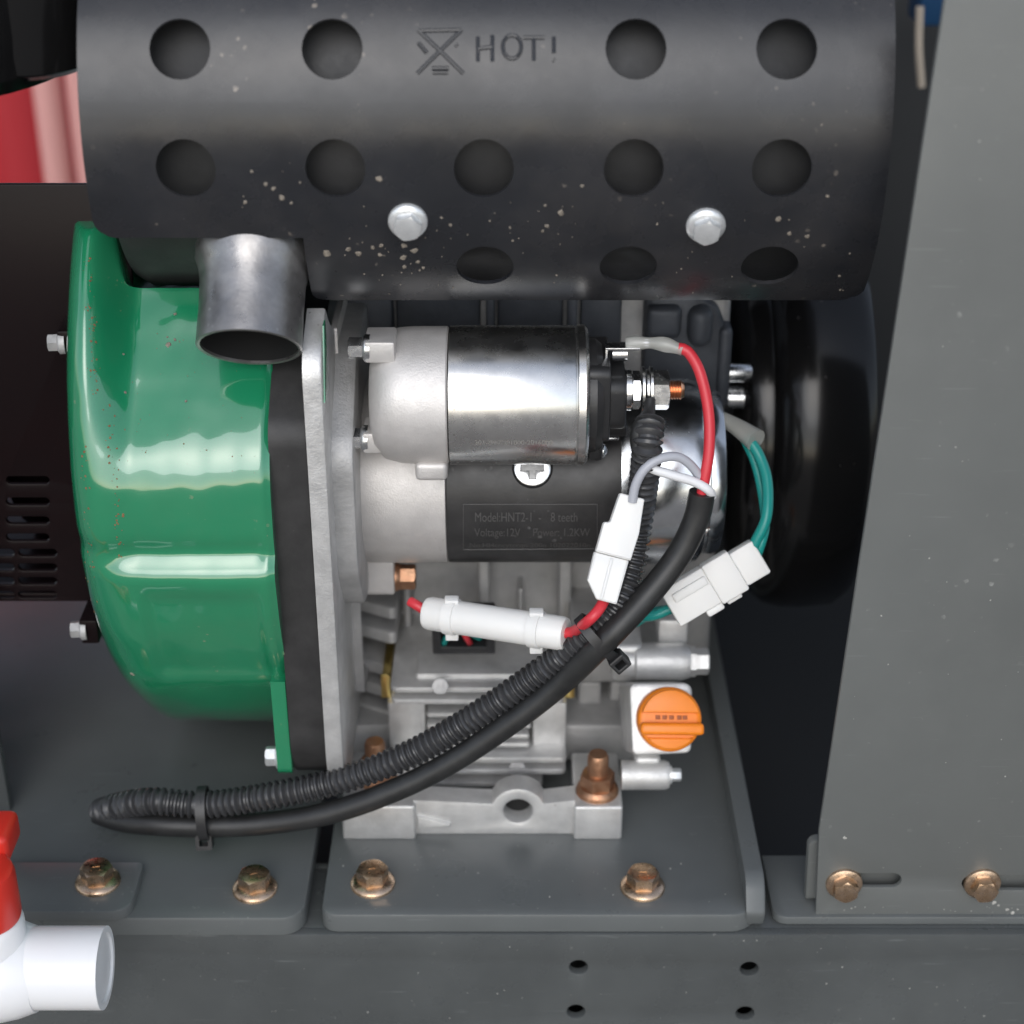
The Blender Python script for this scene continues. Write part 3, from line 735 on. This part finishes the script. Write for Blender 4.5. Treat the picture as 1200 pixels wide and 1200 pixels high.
for k in range(95):
    cx_, cy_, sp_ = random.choice(((320, 225, 40), (440, 300, 60), (470, 310, 50), (640, 275, 45), (600, 320, 120), (820, 320, 130), (905, 300, 60), (700, 330, 120), (560, 250, 150)))
    x_, y_ = random.gauss(cx_, sp_), random.gauss(cy_, 22)
    if 400 < x_ < 1010 and 150 < y_ < 344 or 110 < x_ < 360 and 150 < y_ < 270: pts.append((x_, y_, random.choice((.7, .8, 1, 1, 1.2, 1.4, 1.8, 2.4))))
hol = [(u, v) for v, us in ((57, (213, 391, 745, 921)), (198, (215, 391, 567, 743, 917)), (313, (567, 736, 906))) for u in us]
pts = [p_ for p_ in pts if all(((p_[0] - u) / 42) ** 2 + ((p_[1] - v) / 42) ** 2 > 1 for u, v in hol)]
splats(pts, hit_muf, 'mud_splashes', 'mud', muf)
# outlet stub
PD = Vector((-.02, -math.cos(R(48)), -math.sin(R(48)))).normalized()
pe = aty(292, 407, .037); pm = facing(pe, PD)
r_ = .0203
b = B(); b.tube([(r_, 0), (r_ - .0003, -.015), (r_, -.026), (r_ + .0010, -.031), (r_ + .0025, -.035), (r_ + .0025, -.040), (r_ - .0016, -.040), (r_ - .0016, 0), (r_ - .0008, .0003)], 64, m=pm)
out = part(b, 'outlet_pipe', 'pipe_steel', muf)
b = B(); b.tube([(r_ - .0015, -.0012), (r_ - .0019, -.0010), (r_ - .0019, -.034), (.0002, -.034), (.0002, -.036), (r_ - .0015, -.036)], 48, m=pm); part(b, 'soot_and_shade', 'soot_and_shade', out)

from mathutils.bvhtree import BVHTree
shell = [o for o in sh.children if o.name.startswith('shell')][0]
bvh = BVHTree.FromPolygons([v.co + WM[sh].translation for v in shell.data.vertices], [p.vertices[:] for p in shell.data.polygons])
def hit_sh(px, py):
    d = ray(px, py); p, n_, i_, t_ = bvh.ray_cast(CAM, d)
    if p is None: return None
    return p, (n_ if n_.dot(d) < 0 else -n_)
pts = []
for k in range(150):                                              # rust bleeding along the pressed ridge and the rolled edge
    t_ = random.random(); a, c = random.choice((((126, 470), (142, 655)), ((97, 520), (112, 770)), ((104, 300), (112, 470))))
    pts.append((a[0] + (c[0] - a[0]) * t_ + random.gauss(0, 3.5), a[1] + (c[1] - a[1]) * t_, random.choice((.8, 1, 1.4, 2, 2.6))))
for k in range(45): pts.append((random.uniform(140, 310), random.uniform(370, 560), random.choice((.6, .7, .9, 1.1, 1.6))))
pts = [p_ for p_ in pts if hit_sh(p_[0], p_[1])]
splats(pts, hit_sh, 'rust_specks', 'rust', sh, .0001)
pts = [(197, 404, 5), (205, 398, 3), (147, 460, 2.5), (218, 470, 2.5), (205, 368, 3), (196, 395, 2), (145, 415, 2), (327, 800, 6), (326, 808, 7), (325, 796, 4), (155, 790, 4), (330, 812, 4)]
pts = [p_ for p_ in pts if hit_sh(p_[0], p_[1])]
splats(pts, hit_sh, 'mud_splashes', 'mud', sh)
# ================================================================== air cleaner, top left
ac = thing('air_cleaner', 'glossy black rounded air cleaner canister beside the muffler', 'air cleaner', (-.23, .05, .31))
q = aty(66, 137, .030); rA = .085
b = B(); xC = aty(67, 60, .06).x - rA
b.lathe([(.02, 0), (rA - .014, 0), (rA - .006, .002), (rA - .001, .008), (rA, .022), (rA, .12)], 72, m=T((xC, .108, q.z - .002))); part(b, 'bowl', 'gloss_black', ac)
q2 = aty(90, 99, .06); rB = .026
b = B(); b.lathe([(.01, 0), (rB - .006, 0), (rB - .001, .003), (rB, .010), (rB, .10)], 48, m=T((aty(93, 60, .06).x - rB, .085, q2.z))); part(b, 'inlet_neck', 'gloss_black', ac)

# ================================================================== starter motor
st = thing('starter_motor', 'starter motor with silver solenoid over black body bolted to the engine', 'starter motor', (0, .115, .125))
OY, OZ, OR = .075, uz(463, .075), .0283
NY, NZ, NR = .115, uz(552, .115), .0410
def sx(px, py, Yf): return aty(px, py, Yf).x
ys = OY - OR * .9; yn = NY - NR * .9
xs_a, xs_b, xs_c = sx(428, 463, OY - OR), sx(523, 463, OY - OR), sx(692, 463, OY - OR)
def AX(x, y, z): return T((x, y, z)) @ AXX
b = B(); Lh = xs_b - xs_a
b.lathe([(.006, 0), (OR - .011, .0002), (OR - .006, .0018), (OR - .002, .006), (OR - .0004, .012), (OR, .018), (OR, Lh - .0006), (OR - .0006, Lh)], 72, m=AX(xs_a, OY, OZ))
b.plate([rpoly([(OY - .010, OZ - .010), (NY, NZ), (NY + .02, NZ + .03), (OY + .018, OZ + .018)])], xs_a + .006, xs_b - .0006, .001, m=SIDE)
q = aty(510, 548, .060); b.box(q.x - .008, xs_b - .0005, .055, .075, q.z - .004, q.z + .004, .002, 3)
part(b, 'solenoid_housing', 'cast_alu_warm', st)
b = B(); Lc = xs_c - xs_b
b.lathe([(OR - .003, 0), (OR + .0003, .0004), (OR + .0003, Lc - .006), (OR - .0002, Lc - .0052), (OR + .0006, Lc - .0044), (OR + .0006, Lc - .0016), (OR - .001, Lc - .0003), (OR - .004, Lc)], 96, m=AX(xs_b + .0002, OY, OZ))
sol = part(b, 'solenoid', 'zinc_can', st)
# faint stamped digits on the can
tm = text_mesh('301-0907201000-2016000', .0032)
b = B(); b.add(tm); pN = oncyl(600, 520, OY, OZ, OR); AN = math.atan2(OZ - pN.z, OY - pN.y)
for v in b.bm.verts:
    a = AN - v.co.y / OR; rr = OR + .00042
    v.co = Vector((aty(556, 515, .05).x + v.co.x * .92, OY - rr * math.cos(a), OZ - rr * math.sin(a)))
part(b, 'stamped_number', 'stamp', sol)
# black terminal cap
cap_x = xs_c + .0002; xk = sx(735, 455, .06)
b = B(); b.lathe([(OR - .005, -.002), (OR - .005, .003), (OR - .007, .0055)], 48, m=AX(cap_x, OY, OZ))
b.plate([rpoly([(OY - .018, OZ - .014, .004), (OY + .02, OZ - .014, .004), (OY + .02, OZ + .019, .004), (OY - .018, OZ + .019, .004)])], cap_x, cap_x + .0085, .001, m=SIDE)
b.plate([rpoly([(OY - .016, OZ - .010, .006), (OY + .014, OZ - .010, .006), (OY + .014, OZ + .013, .006), (OY - .016, OZ + .013, .006)])], cap_x, xk, .0016, m=SIDE)
b.box(cap_x, cap_x + .0065, OY - .010, OY + .018, OZ - .026, OZ - .012, .002)
b.box(cap_x, cap_x + .017, OY + .000, OY + .016, OZ - .0195, OZ - .0135, .0015)
part(b, 'terminal_cap', 'black_plastic', st)
b = B(); q = aty(711, 527, .075); b.lathe([(.0022, -.004), (.0032, .0), (.0030, .0015), (.001, .0026)], 20, m=facing((cap_x + .006, OY - .002, OZ - .0245), (1, -.2, 0))); 
b.box(cap_x + .007, cap_x + .0135, OY - .0005, OY + .006, OZ - .0205, OZ - .0193, .0003)
part(b, 'cap_rivet', 'zinc', st)
# main terminal stud
TY, TZ = OY - .004, uz(457, OY - .004)
def txx(px): return sx(px, 457, TY - .008)
b = B(); b.lathe([(.0085, 0), (.0085, txx(741) - txx(735))], 32, m=AX(txx(735), TY, TZ)); b.lathe([(.0068, 0), (.0068, .0015)], 32, m=AX(txx(741), TY, TZ))
b.hexa(.0079, 0, txx(752) - txx(743), m=AX(txx(743), TY, TZ) @ Matrix.Rotation(R(8), 4, 'Z'), cham=.0004)
for u, rr in ((753.5, .0098), (759, .0085), (763, .0098)): b.lathe([(rr, 0), (rr, .0010)], 36, m=AX(txx(u), TY, TZ))
b.hexa(.0084, 0, txx(786) - txx(767), m=AX(txx(767), TY, TZ) @ Matrix.Rotation(R(22), 4, 'Z'), cham=.0007)
part(b, 'terminal_nut', 'zinc', st)
b = B(); pr = [(.0036, 0)]; Ls = txx(804) - txx(770)
k = 0.
while k < Ls - .001: pr += [(.0041, k + .0004), (.0035, k + .0009)]; k += .0011
pr += [(.0030, Ls)]
b.lathe(pr, 28, m=AX(txx(770), TY, TZ)); part(b, 'terminal_stud', 'copper', st)
# spade terminal on top of the cap
b = B(); q0 = aty(712, 405, OY - .002); q1 = aty(738, 404, OY - .002)
b.box(q0.x - .001, q1.x + .004, OY - .006, OY + .001, q0.z - .0005, q0.z + .0005, .0002); b.box(q0.x - .001, q0.x, OY - .006, OY + .001, OZ + .012, q0.z, .0002)
b.lathe([(.0030, 0), (.0030, .006)], 16, m=AX(q0.x + .002, OY - .002, q0.z - .0035)); part(b, 'spade_terminal', 'zinc', st)
# nose casting and motor body
xn_a, xn_b, xn_c, xn_d, xn_e = sx(390, 600, yn), sx(523, 600, yn), sx(727, 600, yn), sx(828, 600, yn), sx(853, 600, yn)
b = B(); b.lathe([(NR - .004, 0), (NR - .001, .0008), (NR, .003), (NR, xn_b - xn_a - .0004), (NR - .001, xn_b - xn_a)], 96, m=AX(xn_a, NY, NZ))
p0 = aty(386, 697, NY - .020); p1 = aty(461, 640, NY - .020)
b.plate([rpoly([(NY - .022, p0.z, .003), (NY + .03, p0.z, .003), (NY + .03, p1.z + .02), (NY - .022, p1.z + .02)])], xn_a + .0005, p1.x, .0012, m=SIDE)
b.box(xf1 - .001, xn_a + .004, NY - .026, NY + .03, p0.z - .001, OZ + .024, .002)
part(b, 'nose_housing', 'cast_alu_warm', st)
b = B(); b.lathe([(NR - .001, 0), (NR - .0002, .0004), (NR - .0002, xn_c - xn_b)], 96, m=AX(xn_b, NY, NZ)); body = part(b, 'motor_body', 'motor_black', st)
b = B(); L1 = xn_d - xn_c; L2 = xn_e - xn_c
b.lathe([(NR - .004, -.0003), (NR + .0005, 0), (NR + .0007, .002), (NR + .0004, L1 - .006), (NR - .0006, L1 - .002), (NR - .003, L1), (NR - .0065, L1 + .0005), (NR - .0065, L1 + .0016), (NR - .0040, L1 + .002), (NR - .0040, L2 - .004), (NR - .0055, L2 - .001), (NR - .010, L2), (.006, L2 + .001)], 96, m=AX(xn_c, NY, NZ))
part(b, 'end_cap', 'zinc_cap', st)
b = B(); p = aty(833, 621, NY - .03); b.hexa(.0036, -.006, .004, m=AX(p.x - .001, NY - .028, p.z)); b.lathe([(.0046, -.001), (.0046, .0012)], 20, m=AX(p.x - .003, NY - .028, p.z)); part(b, 'through_bolt', 'zinc', st)
# cross-head pole screw
p = oncyl(624, 548, NY, NZ, NR); n_ = p - Vector((p.x, NY, NZ)); fm = facing(p, n_)
b = B(); b.lathe([(.0088, -.003), (.0088, -.0006), (.0085, .0002)], 40, m=fm); part(b, 'screw_seat', 'soot_and_shade', st)
b = B()
def crossloop(a, c): return [(c, a), (-c, a), (-c, c), (-a, c), (-a, -c), (-c, -c), (-c, -a), (c, -a), (c, -c), (a, -c), (a, c), (c, c)]
b.plate([circ(0, 0, .0079, 40), crossloop(.0048, .0013)], -.001, .0011, .0006, m=fm)
part(b, 'pole_screw', 'zinc', st)
b = B(); b.lathe([(.0060, -.0012), (.0060, .0004)], 24, m=fm); part(b, 'screw_recess', 'cast_engine', st)
# printed name plate: frame lines and letters wrapped on the body
def print_on(b, mesh, px, py):
    p = oncyl(px, py, NY, NZ, NR); a0 = math.atan2(NZ - p.z, NY - p.y)
    n0 = len(b.bm.verts); b.bm.from_mesh(mesh); b.bm.verts.ensure_lookup_table()
    for v in b.bm.verts[n0:]:
        a = a0 - v.co.y / NR; v.co = Vector((p.x + v.co.x, NY - (NR + .00015) * math.cos(a), NZ - (NR + .00015) * math.sin(a)))
b = B()
for txt, px, py in (('Model:HNT2-1  -', 556, 611), ('8 teeth', 645, 611), ('Voltage:12V', 556, 628), ('Power: 1.2KW', 624, 628)):
    me = text_mesh(txt, .0052)
    for v in me.vertices: v.co.x *= .78; v.co.y *= 1.25
    print_on(b, me, px, py)
me = text_mesh('No:HHcncytccqn 200n 102022010n', .0045)
for v in me.vertices: v.co.x *= .80
print_on(b, me, 550, 641)
def pline(px0, py0, px1, py1, wd=.00018):
    for k in range(8):
        q0 = oncyl(px0 + (px1 - px0) * k / 8, py0 + (py1 - py0) * k / 8, NY, NZ, NR + .0001); q1 = oncyl(px0 + (px1 - px0) * (k + 1) / 8, py0 + (py1 - py0) * (k + 1) / 8, NY, NZ, NR + .0001)
        b.sweep([q0, q1], wd, 5, smooth=False)
for l_ in ((543, 591, 700, 591), (543, 591, 543, 644), (543, 644, 700, 643), (700, 591, 700, 643)): pline(*l_)
part(b, 'name_print', 'name_print', body)
# bolts of solenoid and nose
hx = bolt_mesh('bolt', 'zinc', .0056, .0014, .0046, .0072, False)
for q in ((428, 408), (426, 514)):
    p = aty(*q, OY - .012); put_bolt(hx, (p.x + .0005, p.y, p.z), (-1, 0, 0), st, 15)
    b = B(); b.box(p.x, p.x + .012, OY - .017, OY, p.z - .0045, p.z + .0045, .001); part(b, 'ear', 'cast_alu_warm', st)
cb = bolt_mesh('bolt', 'copper_bolt', .0066, .0030, .0058, .0098, False)
p = aty(462, 676, NY - .014); put_bolt(cb, p, (1, 0, 0), st, 10)

# orange filler cap
oc = thing('filler_cap', 'bright orange round oil filler cap with moulded grip bar', 'cap', cc)
fm = facing(cc - CN * .004, CN) @ Matrix.Rotation(R(-3), 4, 'Z')
b = B(); rr = .0142
b.lathe([(rr - .002, -.004), (rr, -.003), (rr, .003), (rr - .0004, .0042), (rr - .0012, .0048), (rr - .003, .0050)], 56, m=fm)
cp = part(b, 'disc', 'orange_plastic', oc)
b = B(); b.box(-rr + .0006, rr + .0003, -.0066, -.0014, .004, .0095, .0016, 3, m=fm); part(b, 'grip_bar', 'orange_plastic', oc)
for sg, y0_ in ((1, .0030), (-1, .0080)):
    t0_ = math.asin(y0_ / (rr - .0012)); seg_ = [((rr - .0012) * math.cos(t0_ + (math.pi - 2 * t0_) * k / 24), sg * (rr - .0012) * math.sin(t0_ + (math.pi - 2 * t0_) * k / 24)) for k in range(25)]
    b = B(); b.plate([seg_], .004, .0078 if sg > 0 else .0058, .0007, m=fm); part(b, 'raised_face', 'orange_plastic', oc)
b = B()
for k, t_ in enumerate((-.0065, -.0035, -.0005, .0030, .0055)):
    b.box(t_, t_ + .0021, .0000, .0018, .0047, .0054, .0002, m=fm)
part(b, 'moulded_mark', 'orange_print', cp)

# ================================================================== wiring
def W(*pts): return [aty(*p) for p in pts]
corr = lambda L_, T_: .00545 + .00085 * max(-1, min(1, 1.8 * math.sin(2 * math.pi * L_ / .0031)))
b = B()
b.sweep(W((762, 492, .056), (759, 520, .048), (755, 560, .050), (748, 610, .052), (740, 660, .046), (724, 708, .036), (694, 740, .034), (640, 783, .036), (560, 838, .036),
          (480, 884, .036), (400, 914, .036), (320, 932, .036), (240, 943, .038), (180, 939, .040), (138, 945, .046), (116, 952, .052)), corr, 16, .00062)
solo(b, 'corrugated_conduit', 'conduit_black', aty(114, 955, .052), 'black ribbed conduit hose sweeping from starter terminal down to the plate', 'conduit')
b = B()
b.sweep(W((823, 577, .046), (816, 608, .045), (797, 648, .042), (762, 694, .036), (712, 748, .027), (655, 803, .031), (590, 853, .031), (520, 898, .031), (450, 931, .031), (380, 954, .032),
          (310, 965, .035), (240, 968, .037), (180, 966, .039), (138, 961, .045), (114, 954, .050)), lambda l_, t_: .0054 - .0003 * sstep(.05, .13, l_) - .0006 * sstep(t_ - .02, t_, l_), 20)
solo(b, 'sheathed_cable', 'cable_black', aty(112, 951, .050), 'smooth black sheathed cable running alongside the ribbed conduit', 'cable')
def tie(name, label, c, d, ra, rb, tail, spin):
    # band around both cables: oval of half axes ra (across) and rb (depth), axis d, head block
    t = thing(name, label, 'cable tie', c)
    d = Vector(d).normalized(); ax = Vector(spin).normalized(); ax = (ax - d * ax.dot(d)).normalized(); dp = d.cross(ax)
    b = B(); n = 40; hw_ = .0021; rs = []
    for k in range(n):
        a = 2 * math.pi * k / n; e = ax * math.cos(a) * ra + dp * math.sin(a) * rb; o_ = e * 1.0; q_ = e + e.normalized() * .0012
        rs.append([b.bm.verts.new(c + v) for v in (o_ - d * hw_, q_ - d * hw_, q_ + d * hw_, o_ + d * hw_)])
    for k in range(n):
        A, Bq = rs[k], rs[(k + 1) % n]
        for j in range(4): b.bm.faces.new((A[j], A[(j + 1) % 4], Bq[(j + 1) % 4], Bq[j]))
    part(b, 'band', 'black_plastic', t)
    h = c + Vector(tail); b = B()
    hm_ = frame(h, d, ax, d.cross(ax))
    b.plate([rect(-.0036, .0036, -.0034, .0034, .0006), rect(-.0020, .0020, -.0012, .0016, .0003)], -.0030, .0034, .0006, m=hm_)
    part(b, 'head', 'black_plastic', t); return t
c1 = aty(700, 747, .031)
dd = (aty(640, 795, .026) - aty(745, 705, .034)).normalized()
acr = (aty(720, 765, .026) - aty(680, 725, .026)).normalized()
tie('cable_tie', 'black cable tie binding conduit and cable just below the white connector', c1, dd, .0112, .0080, acr * .0122 + Vector((.001, -.004, 0)), acr)
c2 = aty(239, 953, .038)
tie('cable_tie', 'black cable tie near the looped end of the harness above the plate', c2, (1, 0, .05), .0112, .0074, Vector((0, -.004, -.0122)), (0, -.35, -1))

def wire(name, mat, label, pts, r, cat='wire', n=12, group=None):
    b = B(); P = W(*pts); b.sweep(P, r, n, .0015); return solo(b, name, mat, P[-1], label, cat, group)
wire('red_wire', 'wire_red', 'red wire arching from the clear sleeved terminal into the black sheath', ((795, 408, .068), (806, 412, .067), (820, 436, .062), (830, 480, .056), (831, 525, .050), (825, 565, .046), (818, 600, .045)), .0023)
b = B(); P = W((734, 403, .073), (752, 402, .072), (775, 403, .070), (800, 410, .0675)); b.sweep(P, lambda l_, t_: .0027 + .0004 * math.sin(l_ * 500), 16, .001)
solo(b, 'terminal_sleeve', 'clear_sleeve', P[0], 'clear plastic sleeve over the crimped end of the red wire', 'sleeve')
b = B(); P = W((736, 402, .0725), (762, 402, .071)); b.sweep(P, .0021, 10); solo(b, 'crimp', 'wire_white', P[0], 'white crimp inside the clear terminal sleeve', 'crimp')
b = B(); P = W((762, 468, .062), (760, 484, .058), (750, 502, .052), (748, 520, .050), (754, 541, .046)); b.sweep(P, lambda l_, t_: .0022 + .0011 * sstep(0, .012, l_), 14, .001)
solo(b, 'heat_shrink', 'cable_black', P[-1], 'black heat shrink boot on the ring terminal below the stud', 'boot')
wire('white_wire', 'wire_white', 'white wire looping from the black heat shrink boot into the sheath', ((752, 534, .046), (762, 548, .045), (785, 556, .044), (812, 564, .044), (830, 574, .0435), (834, 582, .046)), .0019)
wire('grey_wire', 'wire_grey', 'light grey wire arching from the upright connector into the sheath', ((741, 588, .040), (745, 568, .041), (756, 549, .042), (775, 537, .044), (796, 536, .046), (813, 549, .047), (823, 568, .047), (824, 590, .046)), .0019)
# upright white connector
def box_in(b, u0, u1, v0, v1, dn, df, bev=.0007): b.box(u0, u1, v0, v1, dn, df, bev, 2)
cA = aty(719, 646, .034); ang = R(-14.5)
fa = facing(cA, (0, -math.cos(R(28)), math.sin(R(28)))) @ Matrix.Rotation(ang, 4, 'Z')
t = thing('wire_connector', 'white plastic connector hanging upright on the grey wire', 'connector', cA)
b = B(); b.plate([rpoly([(-.0072, -.0020, .0006), (.0074, -.0020, .0006), (.0080, .0095, .001), (.0066, .0235, .0008), (-.0036, .0235, .0008), (-.0046, .0110, .001), (-.0070, .0105, .0012)])], -.0045, .0042, .0008, m=fa); part(b, 'plug', 'white_plastic', t)
b = B(); b.plate([rpoly([(-.0076, -.0021, .0006), (.0068, -.0021, .0006), (.0064, -.0205, .0006), (-.0020, -.0205, .001), (-.0074, -.0140, .001)])], -.0045, .0034, .0008, m=fa)
b.box(-.0008, .0004, -.020, -.003, .003, .0040, .0003, m=fa); part(b, 'socket', 'white_plastic', t)
# slanted two-way connector
cB = aty(838, 682, .062); fb_ = facing(cB, (0, -math.cos(R(24)), math.sin(R(24)))) @ Matrix.Rotation(R(31), 4, 'Z')
t = thing('wire_connector', 'larger white two way connector slanting between the teal wires', 'connector', cB)
b = B(); b.box(-.0225, -.002, -.0085, .0090, -.006, .0045, .0010, m=fb_); b.box(-.010, -.002, -.0115, -.008, -.005, .0030, .0008, m=fb_); b.box(-.019, -.003, .0015, .0055, .004, .0058, .0006, m=fb_); part(b, 'socket', 'white_plastic', t)
b = B(); b.box(-.0022, .0110, -.0095, .0094, -.0055, .0052, .0010, m=fb_); b.box(.0108, .0225, -.0082, .0078, -.0052, .0042, .0010, m=fb_); b.box(.000, .007, -.0112, -.0090, -.004, .002, .0006, m=fb_); part(b, 'plug', 'white_plastic', t)
wire('teal_wire', 'wire_green', 'thicker teal wire bowing outermost from the slanting connector up to the milky sleeve', ((876, 656, .067), (885, 636, .067), (898, 606, .070), (899, 565, .080), (890, 535, .088), (876, 512, .092)), .0024, group='teal wires of the slanting connector')
wire('teal_wire', 'wire_green', 'thinner teal wire crossing behind the thicker one up to the milky sleeve', ((886, 654, .067), (893, 634, .068), (897, 612, .074), (892, 572, .084), (884, 540, .091), (872, 514, .095)), .0020, group='teal wires of the slanting connector')
b = B(); P = W((836, 484, .110), (858, 497, .102), (872, 506, .096), (886, 516, .090)); b.sweep(P, lambda l_, t_: .0024 + .0026 * (l_ / t_), 14, .001)
solo(b, 'milky_sleeve', 'clear_sleeve', P[0], 'milky plastic sleeve over the ends of two teal wires', 'sleeve')
wire('teal_wire', 'wire_green', 'short teal wire from the slanting connector passing in front of its thinner twin', ((806, 704, .064), (784, 714, .062), (762, 722, .062), (735, 722, .070)), .0023, group='teal wires of the slanting connector')
wire('teal_wire', 'wire_green', 'thin short teal wire behind its twin below the slanting connector', ((812, 712, .066), (796, 714, .068), (770, 716, .070), (745, 730, .074)), .0020, group='teal wires of the slanting connector')
# fuse holder
fz = thing('fuse_holder', 'white plastic inline fuse holder tube in front of the engine cover', 'fuse holder', aty(580, 730, .05))
q0, q1 = aty(499, 718, .060), aty(664, 743, .036); dv = (q1 - q0); Lf = dv.length; fm = facing(q0, dv, (0, -1, 0))
b = B(); b.lathe([(.0040, 0), (.0066, .0004), (.0072, .0022), (.0072, Lf - .002), (.0066, Lf - .0003), (.0040, Lf)], 40, m=fm); part(b, 'tube', 'white_plastic', fz)
for k in (.19, .79):
    b = B(); b.lathe([(.0070, Lf * k - .0026), (.0079, Lf * k - .0024), (.0079, Lf * k + .0024), (.0070, Lf * k + .0026)], 32, m=fm)
    pk = q0 + dv * k; b.box(pk.x - .0028, pk.x + .0028, pk.y - .0035, pk.y + .002, pk.z - .0102, pk.z - .0050, .0006); b.box(pk.x - .0030, pk.x + .0030, pk.y - .002, pk.y + .003, pk.z + .0050, pk.z + .0090, .0006)
    part(b, 'latch', 'white_plastic', fz)
wire('red_wire', 'wire_red', 'short red wire stub at the outer end of the white fuse holder', ((481, 705, .064), (488, 709, .062), (504, 719, .060)), .0022)
wire('red_wire', 'wire_red', 'red wire between fuse holder and upright connector passing the cable tie', ((655, 742, .036), (672, 740, .034), (690, 727, .024), (702, 714, .026), (711, 698, .032)), .0023)

# ================================================================== ball valve, bottom left
bv = thing('ball_valve', 'white plastic pipe tee with red valve handle before the beam', 'valve', (-.22, -.05, -.03))
VY = -.055
q = aty(60, 1134, VY); rv = .0163
xe = aty(112, 1134, VY - .012).x; xb = aty(22, 1134, VY).x
b = B(); b.tube([(rv, xe - q.x), (rv, 0), (rv, xb - q.x), (rv - .003, xb - q.x), (rv - .0035, xe - q.x - .001), (rv - .0025, xe - q.x)], 56, m=AX(q.x, VY, q.z))
b.lathe([(rv - .002, xe - q.x - .0022), (rv - .002, xe - q.x - .0012), (rv - .004, xe - q.x - .0008)], 48, m=AX(q.x, VY, q.z))
part(b, 'outlet_tube', 'white_pvc', bv)
b = B(); xc_ = aty(-8, 1134, VY).x
b.lathe([(.004, -.020), (.013, -.0185), (.0185, -.013), (.0205, -.004), (.0205, .004), (.0190, .011), (.0170, .0165), (.0165, .018)], 56, m=AX(xc_, VY, q.z - .001))
zc0 = q.z
b.lathe([(.0150, .004), (.0150, .0225), (.0135, .026), (.0115, .0275)], 48, m=T((xc_, VY, zc0))); part(b, 'valve_body', 'white_pvc', bv)
b = B(); b.lathe([(.0128, .0262), (.0132, .028), (.0132, .046), (.0125, .0485), (.0110, .0495), (.0060, .0495), (.0055, .047)], 48, m=T((xc_ + .0015, VY, zc0)))
part(b, 'handle_hub', 'red_plastic', bv)
b = B(); q2 = aty(16, 975, VY + .02); b.box(-.36, q2.x, VY + .010, VY + .030, zc0 + .043, zc0 + .056, .003, 3); part(b, 'handle_lever', 'red_plastic', bv)

# chips and dried drops on the painted sheets
M('chip', (.40, .39, .36), .7, var=.3, vscale=400)
def hit_panel(px, py): return aty(px, py, PY), Vector((0, -1, 0))
gp = [o for o in bpy.data.objects if o.get('category') == 'panel' and 'tall plain' in o['label']][0]
pts = [(1028, 1090 - 12, 5), (1062, 1075, 3), (1040, 1078, 4), (1165, 1058, 4), (1180, 1066, 4), (1170, 1061, 3), (1186, 1070, 4), (962, 1080, 4), (998, 1079, 3), (1136, 1074, 4), (990, 982, 4), (1110, 1083, 3)]
for k in range(60): pts.append((random.uniform(1000, 1195), random.uniform(60, 1075), random.choice((.6, .7, .8, 1, 1.4, 1.9))))
for k in range(25): pts.append((random.uniform(965, 1195), random.uniform(1062, 1084), random.choice((.8, 1, 1.4, 2.2))))
pts = [p_ for p_ in pts if p_[0] > 970 + (1000 - p_[1]) * .16 and math.hypot(p_[0] - 989, p_[1] - 1035) > 26 and math.hypot(p_[0] - 1151, p_[1] - 1035) > 26 and not (1018 < p_[1] < 1048)]
splats(pts, hit_panel, 'paint_chips', 'chip', gp, .0001)
def hit_beam(px, py): return aty(px, py, BY), Vector((0, -1, 0))
fbm = [o for o in bpy.data.objects if o.name.startswith('frame_beam')][0]
pts = [(random.uniform(150, 1195), random.uniform(1102, 1195), random.choice((.6, .8, 1, 1.3, 1.8))) for k in range(45)]
pts = [p_ for p_ in pts if all(math.hypot(p_[0] - u, p_[1] - v) > 16 for u, v in ((678, 1134), (675, 1186), (878, 1136), (873, 1188)))]
splats(pts, hit_beam, 'paint_chips', 'chip', fbm, .0001)
def hit_tray(px, py): return atz(px, py, ZP), Vector((0, 0, 1))
tr = [o for o in bpy.data.objects if o.name.startswith('engine_tray')][0]
pts = [(random.uniform(385, 860), random.uniform(990, 1066), random.choice((.6, .7, .9, 1.2, 1.7))) for k in range(40)]
pts = [p_ for p_ in pts if all(math.hypot(p_[0] - u, p_[1] - v) > 34 for u, v in ((437, 1030), (753, 1034)))]
splats(pts, hit_tray, 'paint_chips', 'chip', tr, .0001)
